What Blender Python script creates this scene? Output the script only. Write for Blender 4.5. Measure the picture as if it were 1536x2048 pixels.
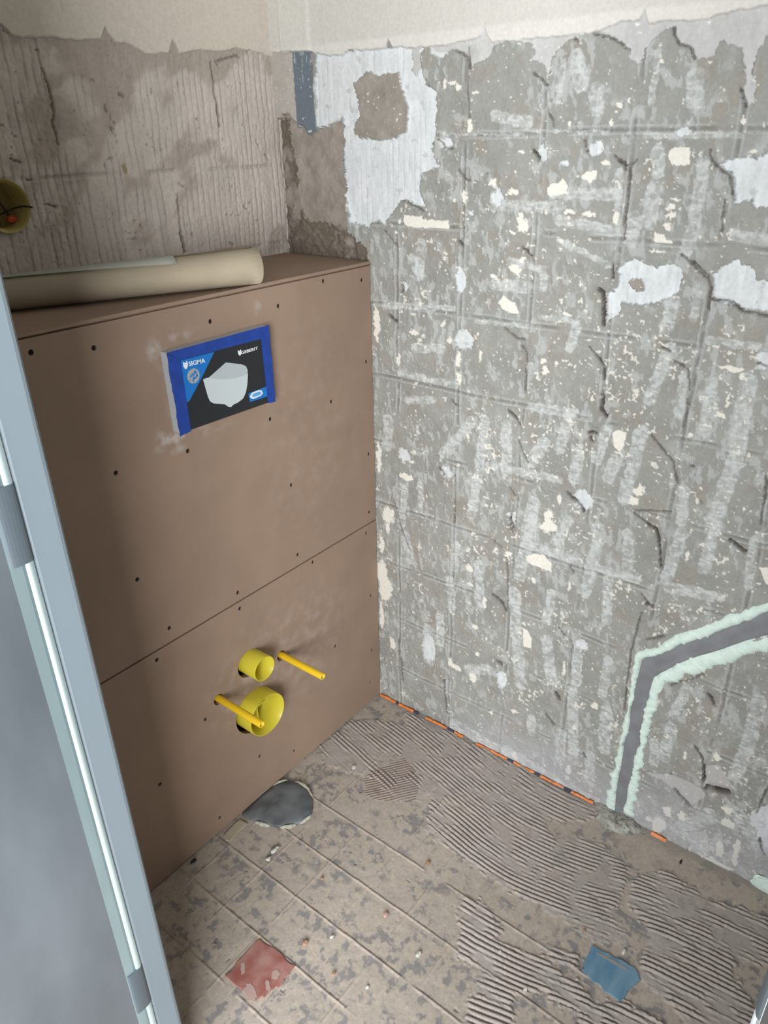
import bpy, bmesh, math, random
import numpy as np
from mathutils import Vector, Matrix
rnd = random.Random(7)
sc = bpy.context.scene
for o in list(bpy.data.objects): bpy.data.objects.remove(o)

# ------------------------------------------------------------------ camera
cam = bpy.data.cameras.new('camera'); camo = bpy.data.objects.new('camera', cam)
sc.collection.objects.link(camo); sc.camera = camo
camo.location = (-1.20247, -0.97456, 1.32217)
camo.rotation_euler = (1.102232, 0.016773, -0.909069)
cam.sensor_fit = 'VERTICAL'; cam.sensor_height = 36.0; cam.lens = 36.0 * 1486.487 / 2048
cam.clip_start = 0.01
# ------------------------------------------------------------------ light
w = bpy.data.worlds.new('world'); sc.world = w; w.use_nodes = True
w.node_tree.nodes['Background'].inputs[0].default_value = (0.93, 0.97, 1.0, 1)
w.node_tree.nodes['Background'].inputs[1].default_value = 0.4
def area(name, loc, target, sx, sy, power, col):
    l = bpy.data.lights.new(name, 'AREA'); l.shape = 'RECTANGLE'; l.size = sx; l.size_y = sy; l.energy = power; l.color = col
    o = bpy.data.objects.new(name, l); sc.collection.objects.link(o); o.location = loc
    o.rotation_euler = (Vector(target) - Vector(loc)).to_track_quat('-Z', 'Y').to_euler()
    return o
area('window_light', (-3.0, -2.15, 1.35), (-0.5, -0.1, 0.9), 1.25, 1.3, 138, (0.96, 0.985, 1.0))
area('hall_fill', (-3.0, -0.80, 1.45), (0.0, -0.75, 0.9), 1.2, 1.3, 80, (0.96, 0.985, 1.0))  # unseen fill lamp added to brighten the right wall
sc.view_settings.view_transform = 'Standard'; sc.view_settings.look = 'None'
sc.view_settings.exposure = 0.0; sc.view_settings.gamma = 1.0; sc.view_settings.use_curve_mapping = False

# ------------------------------------------------------------------ measured data (metres: u=-y along right wall, z up)
WHITE_P = [[[-0.122,1.4628],[0.1179,1.4579],[0.1282,1.4535],[0.0991,1.4299],[0.1023,1.4112],[0.1212,1.425],[0.1288,1.3987],[0.1528,1.3865],[0.151,1.3141],[0.1438,1.2984],[0.1603,1.2705],[0.1224,1.262],[0.1171,1.2329],[0.1308,1.1994],[0.0944,1.211],[0.0713,1.2146],[0.0532,1.1877],[0.0347,1.169],[0.019,1.1773],[-0.0064,1.1624],[-0.051,1.1695],[-0.0609,1.2287],[-0.0624,1.2731],[-0.0633,1.3249],[-0.0592,1.3542],[-0.1055,1.3426],[-0.132,1.3371]],[[0.6356,1.2807],[0.6677,1.2871],[0.6871,1.2871],[0.7166,1.2962],[0.7375,1.2842],[0.7514,1.2478],[0.7314,1.2252],[0.6933,1.2222],[0.6879,1.2334],[0.6656,1.2278],[0.657,1.2649],[0.6514,1.268]],[[0.5055,1.093],[0.5098,1.1091],[0.5057,1.1242],[0.5165,1.1366],[0.5318,1.1434],[0.5651,1.1328],[0.6024,1.1395],[0.6091,1.1217],[0.6083,1.1031],[0.5987,1.0908],[0.5771,1.0789],[0.5415,1.0731],[0.5205,1.0748],[0.521,1.0548],[0.4994,1.04],[0.4923,1.0798]],[[0.6521,1.1291],[0.6643,1.1408],[0.683,1.1528],[0.7092,1.1409],[0.7116,1.129],[0.7304,1.1289],[0.763,1.1352],[0.7897,1.1002],[0.776,1.0742],[0.7341,1.0834],[0.7027,1.0853],[0.6581,1.0951],[0.6564,1.115]],[[0.8975,0.1771],[0.9258,0.2095],[0.9745,0.1389],[0.942,0.087],[0.9142,0.1147]]]
PALE_P = [[[0.6913,0.1442],[0.734,0.1675],[0.7964,0.1766],[0.8123,0.1532],[0.7883,0.1092],[0.7662,0.1224],[0.7328,0.1425]],[[0.7988,0.2312],[0.8218,0.2453],[0.8455,0.2149],[0.859,0.1909],[0.8113,0.1728],[0.7997,0.1988]],[[0.7899,0.0384],[0.8286,0.0736],[0.8396,0.0383],[0.8111,0.0022]]]
PLASTER = [[[0.1002,1.4663],[0.1002,1.4299],[0.1028,1.4112],[0.1212,1.425],[0.1158,1.4544],[0.1363,1.4619],[0.1467,1.4452],[0.1816,1.4464],[0.2012,1.4416],[0.2189,1.4195],[0.2536,1.4313],[0.2619,1.4477],[0.2884,1.4542],[0.3239,1.4467],[0.3379,1.4326],[0.3301,1.4232],[0.3521,1.4152],[0.3606,1.3915],[0.3639,1.4244],[0.3904,1.4467],[0.4255,1.4503],[0.4529,1.4451],[0.4774,1.4296],[0.4894,1.4226],[0.4828,1.4169],[0.5027,1.4065],[0.5106,1.4273],[0.5324,1.4464],[0.5442,1.4484],[0.5561,1.4271],[0.5721,1.4231],[0.5794,1.4094],[0.6027,1.4094],[0.6119,1.4303],[0.6197,1.4226],[0.6389,1.4213],[0.6465,1.3981],[0.6514,1.3806],[0.6494,1.3661],[0.6587,1.351],[0.6682,1.3507],[0.6662,1.377],[0.6561,1.389],[0.662,1.4141],[0.6692,1.4329],[0.6981,1.4413],[0.7506,1.4081],[0.7298,1.4995],[0.1002,1.5364]]]
MORT_P = [[[-0.0332,1.4101],[0.0026,1.424],[0.031,1.4186],[0.07,1.4204],[0.0806,1.3933],[0.0914,1.366],[0.0858,1.3308],[0.0632,1.3191],[0.0285,1.3154],[-0.0252,1.3202],[-0.0369,1.3312],[-0.0176,1.3572],[-0.0258,1.3899]],[[0.5287,1.1069],[0.5397,1.1156],[0.5527,1.1091],[0.5529,1.0938],[0.5391,1.0905]]]
RECESS = [[-0.2805,1.3777],[-0.1915,1.3775],[-0.1812,1.3573],[-0.1649,1.3438],[-0.1523,1.3331],[-0.1321,1.3362],[-0.1055,1.3426],[-0.0668,1.3519],[-0.0556,1.329],[-0.066,1.2992],[-0.0609,1.2287],[-0.0617,1.1643],[-0.0521,1.146],[-0.0141,1.1247],[0.0002,1.0924],[-0.2479,1.0624],[-0.3201,1.0781]]
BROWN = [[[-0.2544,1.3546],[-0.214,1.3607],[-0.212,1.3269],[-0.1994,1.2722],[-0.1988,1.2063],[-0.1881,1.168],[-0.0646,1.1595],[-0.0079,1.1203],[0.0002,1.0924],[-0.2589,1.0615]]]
CREAMEDGE = [[-0.2402,1.4706],[-0.1822,1.4692],[-0.1319,1.4659],[-0.1097,1.4596],[-0.0609,1.4549],[-0.0367,1.461],[0.0095,1.4579],[0.0453,1.4592],[0.05,1.4729],[0.0596,1.4605],[0.1075,1.455],[0.1784,1.455],[0.2262,1.4584],[0.2382,1.4616],[0.242,1.4774],[0.2491,1.4635],[0.2589,1.4513],[0.2992,1.4517],[0.3506,1.4512],[0.4383,1.4526],[0.4674,1.4606],[0.4964,1.4611],[0.5017,1.4735],[0.5093,1.4553],[0.539,1.4575],[0.5798,1.454],[0.5986,1.458],[0.6294,1.4619],[0.6421,1.4596],[0.6629,1.4641],[0.6994,1.4675]]
WBLOB = [[0.1726,1.3081,0.0115,0.0085],[0.3587,1.2903,0.0107,0.0123],[0.449,1.3,0.0138,0.009],[0.3991,1.2789,0.0069,0.005],[0.282,1.225,0.0098,0.0142],[0.6587,1.3672,0.0076,0.0162],[0.2283,1.1949,0.0072,0.0057],[0.1592,1.4514,0.02,0.0113],[0.5803,1.3208,0.0121,0.0058],[0.2709,1.2482,0.0049,0.007],[0.1909,0.6891,0.0175,0.0136],[0.4938,0.7114,0.0193,0.019],[0.082,1.0565,0.0085,0.0085],[0.2113,1.0823,0.0098,0.0222],[0.347,0.6245,0.0078,0.0167],[0.2236,0.9729,0.0201,0.019],[0.0799,0.7021,0.0149,0.0153],[0.7477,1.0153,0.0101,0.0147],[0.3521,0.2173,0.0125,0.0236],[0.1523,0.2177,0.0189,0.0371],[0.5264,0.3935,0.0145,0.0107],[0.906,0.1563,0.0117,0.0236]]
CHIP = [[[0.0816,1.1889],[0.1173,1.1877],[0.1371,1.1817],[0.1454,1.1847],[0.1538,1.1812],[0.1838,1.1847],[0.1858,1.1699],[0.1401,1.1689],[0.0838,1.17]],[[0.5575,1.1836],[0.5748,1.1827],[0.5781,1.174],[0.5896,1.1729],[0.5883,1.1692],[0.5616,1.1694]],[[0.563,1.2952],[0.5713,1.2994],[0.5935,1.3005],[0.5963,1.2772],[0.5695,1.2764],[0.5645,1.2853]],[[0.388,0.5539],[0.405,0.5673],[0.4268,0.5713],[0.4454,0.5593],[0.4474,0.538],[0.4297,0.5392],[0.393,0.5409]],[[0.3938,0.3799],[0.4058,0.3786],[0.4173,0.3608],[0.4181,0.3368],[0.4003,0.3334]],[[0.2925,1.0503],[0.3044,1.0647],[0.3151,1.0571],[0.3279,1.0532],[0.3366,1.0367],[0.3216,1.035],[0.3009,1.0401]],[[0.5339,0.8537],[0.5421,0.8602],[0.5588,0.8592],[0.5563,0.8379],[0.5517,0.8213],[0.5393,0.8293]],[[0.8075,0.6773],[0.8214,0.6846],[0.8343,0.6582],[0.8246,0.6497]],[[0.83,-0.0059],[0.8447,0.0091],[0.8935,0.0063],[0.8731,-0.0135]],[[0.3743,1.2408],[0.3803,1.2484],[0.3933,1.2504],[0.4013,1.2572],[0.4101,1.2471],[0.4071,1.2341],[0.3951,1.232],[0.3829,1.2298],[0.3751,1.2314]],[[0.4289,1.2583],[0.4405,1.2674],[0.4569,1.2676],[0.4553,1.2569],[0.4466,1.2503],[0.4407,1.2542]],[[0.8524,0.0479],[0.8565,0.0653],[0.8674,0.0446],[0.8667,0.0222],[0.857,0.0222]]]
CBLOB = [[0.22,1.3341,0.0059,0.0094],[0.2719,1.2482,0.0068,0.0078],[0.3127,1.2344,0.0118,0.0047],[0.2167,1.2251,0.0047,0.0113],[0.4173,1.2065,0.0108,0.003],[0.4496,1.2059,0.0113,0.0026],[0.4945,1.2015,0.0049,0.0091],[0.4707,1.3342,0.004,0.0037],[0.6583,1.331,0.0035,0.0033],[0.4676,1.2799,0.0072,0.0031],[0.5675,1.1559,0.0134,0.0014],[0.3264,1.1095,0.0108,0.0083],[0.3222,1.2959,0.0064,0.0033],[0.6792,1.2948,0.0039,0.0028],[0.5766,1.2197,0.0081,0.0035],[0.5801,1.2094,0.0096,0.0048],[0.5788,1.1936,0.006,0.0049],[0.5821,1.2319,0.0081,0.0017],[0.3274,1.195,0.0057,0.0071],[0.3355,1.1816,0.0085,0.008],[0.3147,1.1713,0.0068,0.002],[0.1935,1.2163,0.0027,0.0037],[0.0709,1.1761,0.0054,0.004],[0.6553,1.2038,0.002,0.0034],[0.5362,1.4106,0.0029,0.0025],[0.1679,1.3969,0.004,0.0074],[0.1829,1.3999,0.009,0.0029],[0.198,1.3919,0.005,0.0051],[0.2301,1.3834,0.0068,0.0021],[0.3349,1.1268,0.0043,0.0037],[0.402,1.334,0.0033,0.0041],[0.4814,1.3569,0.0039,0.0039],[0.4957,1.3629,0.0018,0.0033],[0.588,0.7373,0.0079,0.0076],[0.5948,0.7597,0.0073,0.0112],[0.036,0.5422,0.0146,0.0196],[0.4342,0.6402,0.0156,0.0129],[0.4301,0.6554,0.0073,0.016],[0.3988,0.9431,0.0068,0.0072],[0.2137,0.9327,0.004,0.0147],[0.2149,0.8981,0.0052,0.012],[0.7042,0.9205,0.0066,0.0055],[0.0831,0.6505,0.0192,0.0072],[0.0683,0.9102,0.0038,0.0131],[0.4471,0.698,0.004,0.0103],[0.2823,1.093,0.0071,0.003],[0.7071,0.9954,0.0176,0.0034],[0.7212,0.988,0.0042,0.0045],[0.689,1.0446,0.0049,0.0022],[0.3926,0.9581,0.0058,0.0045],[0.417,0.9574,0.0038,0.0035],[0.4294,1.0462,0.0091,0.0025],[0.1925,0.9686,0.0046,0.0067],[0.1063,0.9717,0.0123,0.0045],[0.2608,0.9472,0.0027,0.0124],[0.5496,0.8199,0.0079,0.0027],[0.664,0.878,0.0035,0.0038],[0.7658,0.7733,0.0029,0.0034],[0.71,0.9462,0.0015,0.0117],[0.1745,0.9951,0.004,0.0048],[0.3477,0.5441,0.0069,0.0082],[0.2568,0.4803,0.0101,0.0076],[0.2966,0.405,0.005,0.016],[0.2785,0.1883,0.01,0.013],[0.2318,0.1952,0.0152,0.0073],[0.569,0.2588,0.0062,0.0088],[0.0417,0.1832,0.0096,0.0156],[0.4292,0.6359,0.0146,0.0129],[0.4955,0.3181,0.0032,0.0201],[0.814,0.263,0.0083,0.0081],[0.7604,0.234,0.003,0.012],[0.7394,0.0244,0.0115,0.0256],[0.7807,0.0791,0.009,0.0116],[0.7512,0.0731,0.0083,0.0118],[0.8534,0.1469,0.0116,0.0067],[0.8637,0.1163,0.0124,0.0085],[0.8599,0.0463,0.0059,0.0178],[0.8877,0.0671,0.0057,0.0187],[0.8902,0.0366,0.0066,0.0165],[0.5341,0.0532,0.0056,0.0143],[0.4017,0.0147,0.0082,0.0091],[0.0209,0.339,0.0218,0.0363],[0.0101,0.3708,0.0156,0.0358],[0.4101,0.5053,0.0055,0.007],[0.4861,0.519,0.0031,0.0113],[0.2774,0.3335,0.0077,0.0054],[0.7192,0.0251,0.0067,0.0095],[0.3892,0.1453,0.0087,0.0057],[0.214,0.2016,0.0056,0.0103],[0.6928,0.6591,0.0032,0.0096],[0.034,0.509,0.0059,0.0133],[0.5357,0.1787,0.0065,0.0053],[0.332,0.1108,0.0039,0.0067],[0.2874,0.2613,0.0045,0.0063],[0.0111,0.9797,0.0079,0.0369],[0.0101,0.6792,0.0072,0.0366],[0.0144,0.3581,0.0108,0.0577],[0.0331,0.5414,0.0102,0.0182],[0.0089,0.2532,0.0064,0.0396],[0.0151,0.456,0.0061,0.0219]]
STRIPE = [[[[0.2472,0.8119],[0.1837,0.7298]],0.0242],[[[0.2781,0.8236],[0.2691,0.7148],[0.2558,0.6084]],0.0223],[[[0.3253,0.8233],[0.3328,0.7095]],0.023],[[[0.4061,0.8058],[0.3838,0.7598]],0.0245],[[[0.4505,0.8641],[0.4373,0.7981]],0.0218],[[[0.4477,1.0251],[0.4399,0.9897]],0.0174],[[[0.4783,0.8078],[0.4702,0.7459]],0.0218],[[[0.5222,0.8558],[0.5108,0.7961]],0.0206],[[[0.5835,0.8646],[0.5702,0.7332]],0.0246],[[[0.6018,1.0835],[0.5982,1.0443]],0.0216],[[[0.6075,1.0098],[0.5879,0.923]],0.0205],[[[0.6377,0.9699],[0.6398,0.9074]],0.0159],[[[0.6803,0.9691],[0.6834,0.9078],[0.6832,0.8865]],0.0191],[[[0.7331,0.9822],[0.7387,0.8564],[0.7326,0.8066],[0.7241,0.721]],0.0246],[[[0.633,1.1128],[0.638,1.0609]],0.0112],[[[0.0796,0.6362],[0.0718,0.5273]],0.0221],[[[0.1237,0.642],[0.124,0.5812]],0.0177],[[[0.3959,0.678],[0.3854,0.6023]],0.0272],[[[0.6687,0.7801],[0.6743,0.7198]],0.0189],[[[0.5464,0.8096],[0.5377,0.7688]],0.0225],[[[0.1063,0.9416],[0.1726,0.9487]],0.0178],[[[0.0872,0.828],[0.1566,0.8412]],0.0158],[[[0.2916,0.7314],[0.4431,0.7387]],0.0157],[[[0.375,0.8682],[0.459,0.8753]],0.0187],[[[0.283,1.0801],[0.3528,1.0824]],0.0211],[[[0.3795,1.1057],[0.3813,1.0851]],0.0142],[[[0.0681,0.8838],[0.2154,0.883]],0.0115],[[[0.6652,1.0338],[0.7374,1.0325]],0.011],[[[0.0315,1.0173],[0.1993,1.0287]],0.0121],[[[0.3761,1.0356],[0.4513,1.0341]],0.0093],[[[0.2495,1.0137],[0.3581,1.0159]],0.0088],[[[0.1001,1.1094],[0.1237,1.0837]],0.0204],[[[0.04,0.7741],[0.032,0.7143]],0.0281],[[[0.399,0.6404],[0.3756,0.5046]],0.028],[[[0.5312,0.6652],[0.5314,0.6225],[0.5206,0.5176]],0.0242],[[[0.5875,0.6674],[0.5964,0.5909]],0.0231],[[[0.6773,0.7012],[0.6669,0.6008]],0.0215],[[[0.7273,0.7028],[0.7253,0.6428]],0.0203],[[[0.3672,0.4583],[0.3992,0.2265]],0.0277],[[[0.4503,0.3721],[0.4707,0.276]],0.0261],[[[0.5128,0.4185],[0.5259,0.2967]],0.0208],[[[0.4507,0.4906],[0.4459,0.4211]],0.0197],[[[0.5623,0.573],[0.5697,0.473]],0.0207],[[[0.2076,0.4299],[0.213,0.3581]],0.022],[[[0.2212,0.5246],[0.2197,0.467]],0.0204],[[[0.2796,0.4947],[0.2841,0.4001]],0.0238],[[[0.1828,0.325],[0.1845,0.2397]],0.0233],[[[0.5199,0.2736],[0.5424,0.0884]],0.0249],[[[0.586,0.3834],[0.5814,0.2918]],0.02],[[[0.5961,0.2599],[0.6037,0.1542]],0.0263],[[[0.5066,0.148],[0.5113,0.0695]],0.023],[[[0.5763,0.1235],[0.5851,0.0476]],0.0226],[[[0.4332,0.1507],[0.4366,0.1082]],0.0208],[[[0.8578,0.4229],[0.8612,0.319],[0.8514,0.2317]],0.0243],[[[0.7371,0.39],[0.7254,0.3166]],0.0198],[[[0.7256,0.285],[0.7232,0.205]],0.0242],[[[0.0824,0.5047],[0.1001,0.4444]],0.0241],[[[0.1516,0.269],[0.1528,0.1803]],0.0326],[[[0.6992,0.2309],[0.7066,0.1813]],0.0192],[[[0.3981,0.5835],[0.5002,0.5842]],0.0172],[[[0.6735,0.5873],[0.7581,0.5991]],0.0226],[[[0.5412,0.582],[0.6144,0.5812]],0.0164],[[[0.2662,0.2044],[0.3188,0.2297]],0.0279],[[[0.2378,0.0118],[0.3859,0.0012]],0.0452],[[[0.3849,0.0165],[0.5155,-0.0049]],0.0389],[[[0.509,-0.0012],[0.6052,-0.0002]],0.0328],[[[0.7908,0.7236],[0.7992,0.6401]],0.0155],[[[0.4713,0.6625],[0.4507,0.6066]],0.0196],[[[0.8263,0.1143],[0.7797,0.0385]],0.032],[[[0.8657,0.1553],[0.9217,0.0995]],0.0319],[[[0.8166,-0.0011],[0.8513,0.0543]],0.0213],[[[0.405,1.4218],[0.417,1.3855]],0.0216],[[[0.3833,1.4167],[0.3822,1.3636]],0.0107],[[[0.5277,1.4201],[0.5279,1.3585]],0.0104],[[[0.5861,1.3898],[0.5888,1.3534]],0.0228],[[[0.6156,1.2774],[0.6151,1.1971],[0.61,1.1617]],0.0183],[[[0.5462,1.2969],[0.5507,1.2669]],0.0205],[[[0.5487,1.243],[0.5478,1.1974]],0.0233],[[[0.524,1.1999],[0.524,1.1708]],0.024],[[[0.4418,1.3779],[0.4446,1.3548]],0.024],[[[0.3859,1.2354],[0.4994,1.2348]],0.0178],[[[0.2949,1.2135],[0.3969,1.2132]],0.0188],[[[0.3987,1.1943],[0.5065,1.1808]],0.0165],[[[0.2676,1.3478],[0.3326,1.3373]],0.0176],[[[0.5266,1.3167],[0.6559,1.315]],0.0094],[[[0.4017,1.1635],[0.4923,1.1309]],0.0092],[[[0.6733,1.1864],[0.7196,1.1824]],0.0164],[[[0.3105,1.125],[0.3788,1.1138]],0.0123],[[[0.1644,1.3237],[0.325,1.3195]],0.005],[[[0.3244,1.3267],[0.4685,1.3209]],0.004],[[[0.1233,1.138],[0.1179,1.0832]],0.0234],[[[0.2745,1.2287],[0.2756,1.2089]],0.0148],[[[0.4913,1.2662],[0.497,1.1914]],0.0122]]
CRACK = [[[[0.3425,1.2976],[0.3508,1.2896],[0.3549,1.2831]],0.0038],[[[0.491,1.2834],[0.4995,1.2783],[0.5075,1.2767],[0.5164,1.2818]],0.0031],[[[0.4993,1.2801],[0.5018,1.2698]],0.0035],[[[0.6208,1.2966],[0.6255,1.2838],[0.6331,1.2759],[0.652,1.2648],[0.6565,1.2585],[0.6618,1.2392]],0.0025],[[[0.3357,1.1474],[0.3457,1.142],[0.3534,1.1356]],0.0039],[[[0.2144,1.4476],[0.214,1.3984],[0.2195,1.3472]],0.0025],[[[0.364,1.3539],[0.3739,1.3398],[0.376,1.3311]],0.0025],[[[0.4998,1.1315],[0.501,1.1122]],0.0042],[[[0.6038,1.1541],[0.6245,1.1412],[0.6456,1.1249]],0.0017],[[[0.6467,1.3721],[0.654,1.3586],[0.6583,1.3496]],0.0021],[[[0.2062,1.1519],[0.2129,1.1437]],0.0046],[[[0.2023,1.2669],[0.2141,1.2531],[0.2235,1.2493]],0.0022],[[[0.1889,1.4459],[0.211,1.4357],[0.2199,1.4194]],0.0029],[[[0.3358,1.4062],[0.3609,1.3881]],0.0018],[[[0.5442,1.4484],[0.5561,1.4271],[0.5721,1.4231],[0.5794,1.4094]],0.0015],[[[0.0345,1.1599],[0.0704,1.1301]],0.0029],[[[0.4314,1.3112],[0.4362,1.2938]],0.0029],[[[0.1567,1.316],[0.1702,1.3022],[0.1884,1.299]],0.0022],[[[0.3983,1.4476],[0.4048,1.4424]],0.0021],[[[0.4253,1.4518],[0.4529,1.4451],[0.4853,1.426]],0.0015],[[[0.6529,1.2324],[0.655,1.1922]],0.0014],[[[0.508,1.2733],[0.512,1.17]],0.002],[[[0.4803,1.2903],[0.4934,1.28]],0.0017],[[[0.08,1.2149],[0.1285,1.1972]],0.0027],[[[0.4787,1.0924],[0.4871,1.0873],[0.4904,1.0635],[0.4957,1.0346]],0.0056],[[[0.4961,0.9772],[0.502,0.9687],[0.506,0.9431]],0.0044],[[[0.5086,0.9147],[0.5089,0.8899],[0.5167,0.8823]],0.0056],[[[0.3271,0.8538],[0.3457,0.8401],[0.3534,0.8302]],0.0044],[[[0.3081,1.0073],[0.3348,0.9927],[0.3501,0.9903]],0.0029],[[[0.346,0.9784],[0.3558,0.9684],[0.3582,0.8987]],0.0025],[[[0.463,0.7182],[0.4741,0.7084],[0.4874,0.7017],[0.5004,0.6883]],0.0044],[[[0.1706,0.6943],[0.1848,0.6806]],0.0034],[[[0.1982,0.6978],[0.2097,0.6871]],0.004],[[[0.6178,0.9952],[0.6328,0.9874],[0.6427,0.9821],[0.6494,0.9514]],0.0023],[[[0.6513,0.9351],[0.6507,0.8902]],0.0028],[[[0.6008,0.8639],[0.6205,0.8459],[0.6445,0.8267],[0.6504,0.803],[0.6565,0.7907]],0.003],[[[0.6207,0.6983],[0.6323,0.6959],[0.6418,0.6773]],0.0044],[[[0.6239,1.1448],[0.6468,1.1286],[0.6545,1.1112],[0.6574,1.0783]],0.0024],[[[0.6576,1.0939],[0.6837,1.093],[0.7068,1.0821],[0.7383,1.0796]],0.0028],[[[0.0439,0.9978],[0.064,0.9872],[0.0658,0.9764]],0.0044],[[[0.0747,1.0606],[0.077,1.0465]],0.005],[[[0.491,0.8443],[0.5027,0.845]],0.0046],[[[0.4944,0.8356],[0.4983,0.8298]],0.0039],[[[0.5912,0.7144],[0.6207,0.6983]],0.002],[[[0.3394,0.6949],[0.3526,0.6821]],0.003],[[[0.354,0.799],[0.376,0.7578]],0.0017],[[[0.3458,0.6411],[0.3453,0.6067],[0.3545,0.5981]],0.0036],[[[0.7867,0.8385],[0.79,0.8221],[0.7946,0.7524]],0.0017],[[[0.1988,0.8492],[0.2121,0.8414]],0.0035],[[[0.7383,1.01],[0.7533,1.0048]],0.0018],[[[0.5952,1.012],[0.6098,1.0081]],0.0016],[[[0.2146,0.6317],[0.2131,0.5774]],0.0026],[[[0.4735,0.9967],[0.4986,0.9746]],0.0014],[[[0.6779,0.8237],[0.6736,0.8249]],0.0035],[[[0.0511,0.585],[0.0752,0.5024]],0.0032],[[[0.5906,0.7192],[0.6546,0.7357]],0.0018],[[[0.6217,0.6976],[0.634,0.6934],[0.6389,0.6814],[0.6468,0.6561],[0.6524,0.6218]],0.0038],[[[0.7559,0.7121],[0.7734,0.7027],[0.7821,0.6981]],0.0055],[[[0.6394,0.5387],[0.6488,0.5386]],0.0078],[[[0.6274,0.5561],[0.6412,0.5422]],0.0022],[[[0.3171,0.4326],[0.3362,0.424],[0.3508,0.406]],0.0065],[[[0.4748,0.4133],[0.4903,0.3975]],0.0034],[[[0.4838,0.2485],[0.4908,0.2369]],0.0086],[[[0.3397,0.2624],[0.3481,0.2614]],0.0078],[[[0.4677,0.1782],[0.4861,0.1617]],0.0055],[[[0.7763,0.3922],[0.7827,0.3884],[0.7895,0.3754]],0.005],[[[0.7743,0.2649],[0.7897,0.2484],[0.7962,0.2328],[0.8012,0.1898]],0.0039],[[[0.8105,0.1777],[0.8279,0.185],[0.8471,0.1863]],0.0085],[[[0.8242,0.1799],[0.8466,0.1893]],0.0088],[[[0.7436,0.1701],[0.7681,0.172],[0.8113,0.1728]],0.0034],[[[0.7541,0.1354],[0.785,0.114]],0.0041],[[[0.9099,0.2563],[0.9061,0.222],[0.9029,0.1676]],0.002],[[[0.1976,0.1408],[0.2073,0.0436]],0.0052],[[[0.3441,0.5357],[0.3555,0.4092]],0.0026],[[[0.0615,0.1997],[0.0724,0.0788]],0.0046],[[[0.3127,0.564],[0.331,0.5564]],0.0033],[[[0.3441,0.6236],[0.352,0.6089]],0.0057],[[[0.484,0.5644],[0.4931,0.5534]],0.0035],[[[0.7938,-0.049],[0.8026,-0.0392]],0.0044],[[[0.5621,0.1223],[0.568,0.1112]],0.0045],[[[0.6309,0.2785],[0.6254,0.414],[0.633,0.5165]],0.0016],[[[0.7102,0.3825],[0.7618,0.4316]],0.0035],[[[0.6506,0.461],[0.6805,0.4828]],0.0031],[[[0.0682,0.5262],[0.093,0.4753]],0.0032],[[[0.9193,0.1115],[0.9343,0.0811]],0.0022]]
BCREAM = [[-0.5788,1.4822],[-0.5377,1.4755],[-0.5261,1.4623],[-0.5114,1.4602],[-0.479,1.4644],[-0.4213,1.4631],[-0.3763,1.4675],[-0.3651,1.4858],[-0.3603,1.474],[-0.3511,1.4651],[-0.3192,1.4629],[-0.2958,1.4515],[-0.2467,1.4565],[-0.2348,1.4755],[-0.2219,1.4579],[-0.1743,1.4644],[-0.1277,1.4648],[-0.0901,1.4734],[-0.0271,1.469],[0.0056,1.4625],[0.0179,1.4741],[0.0272,1.4713],[0.0554,1.4729]]
BCRACK = [[[[-0.4836,1.4202],[-0.4812,1.3871],[-0.4829,1.3529],[-0.4839,1.3214]],0.0039],[[[-0.1542,1.4463],[-0.1502,1.4149],[-0.1468,1.3786],[-0.1458,1.3455]],0.0062],[[[-0.1475,1.3745],[-0.1444,1.3464]],0.0087],[[[-0.265,1.2312],[-0.2669,1.1707],[-0.2651,1.1303]],0.0046],[[[-0.2694,1.1666],[-0.2622,1.1299]],0.007],[[[-0.3551,1.3907],[-0.3501,1.3865]],0.0058],[[[-0.0353,1.2938],[-0.0262,1.2821]],0.0053],[[[-0.3885,1.3713],[-0.3869,1.3659]],0.0044],[[[-0.3863,1.344],[-0.3755,1.3384]],0.0031],[[[-0.5669,1.3006],[-0.5525,1.295]],0.0032],[[[-0.5463,1.2709],[-0.5407,1.2685]],0.0031],[[[-0.5258,1.2345],[-0.5119,1.2298]],0.0028],[[[-0.1361,1.4491],[-0.0982,1.4602],[-0.08,1.4572]],0.0039],[[[-0.1514,1.1363],[-0.1426,1.1282]],0.0035],[[[-0.1536,1.1879],[-0.1177,1.186]],0.0019],[[[-0.1417,1.4508],[-0.137,1.4432]],0.0041]]
BOCHRE = [[-0.3695,1.2792,0.006,0.0077],[-0.3882,1.3684,0.0033,0.0032]]
SCREW_UP = [[-0.7222,1.0729],[-0.6307,1.0595],[-0.4176,1.0576],[-0.2628,1.0562],[-0.142,1.0818],[-0.0293,1.0675],[-0.0223,0.9014],[-0.1368,0.8454],[-0.3061,0.8578],[-0.4974,0.8574],[-0.6345,0.8665],[-0.0226,0.6928],[-0.2662,0.7083],[-0.6334,0.6735],[-0.2636,0.5481],[-0.5906,0.5509],[-0.4305,0.5417],[-0.0266,0.5502]]
SCREW_LO = [[-0.0397,0.5009],[-0.2211,0.5097],[-0.4305,0.5047],[-0.6263,0.5028],[-0.0301,0.3235],[-0.166,0.2542],[-0.0324,0.1607],[-0.0424,0.0629],[-0.5479,0.3082],[-0.3246,0.0507],[-0.4263,0.1148],[-0.6692,0.2367],[-0.5516,0.0399]]
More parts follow.
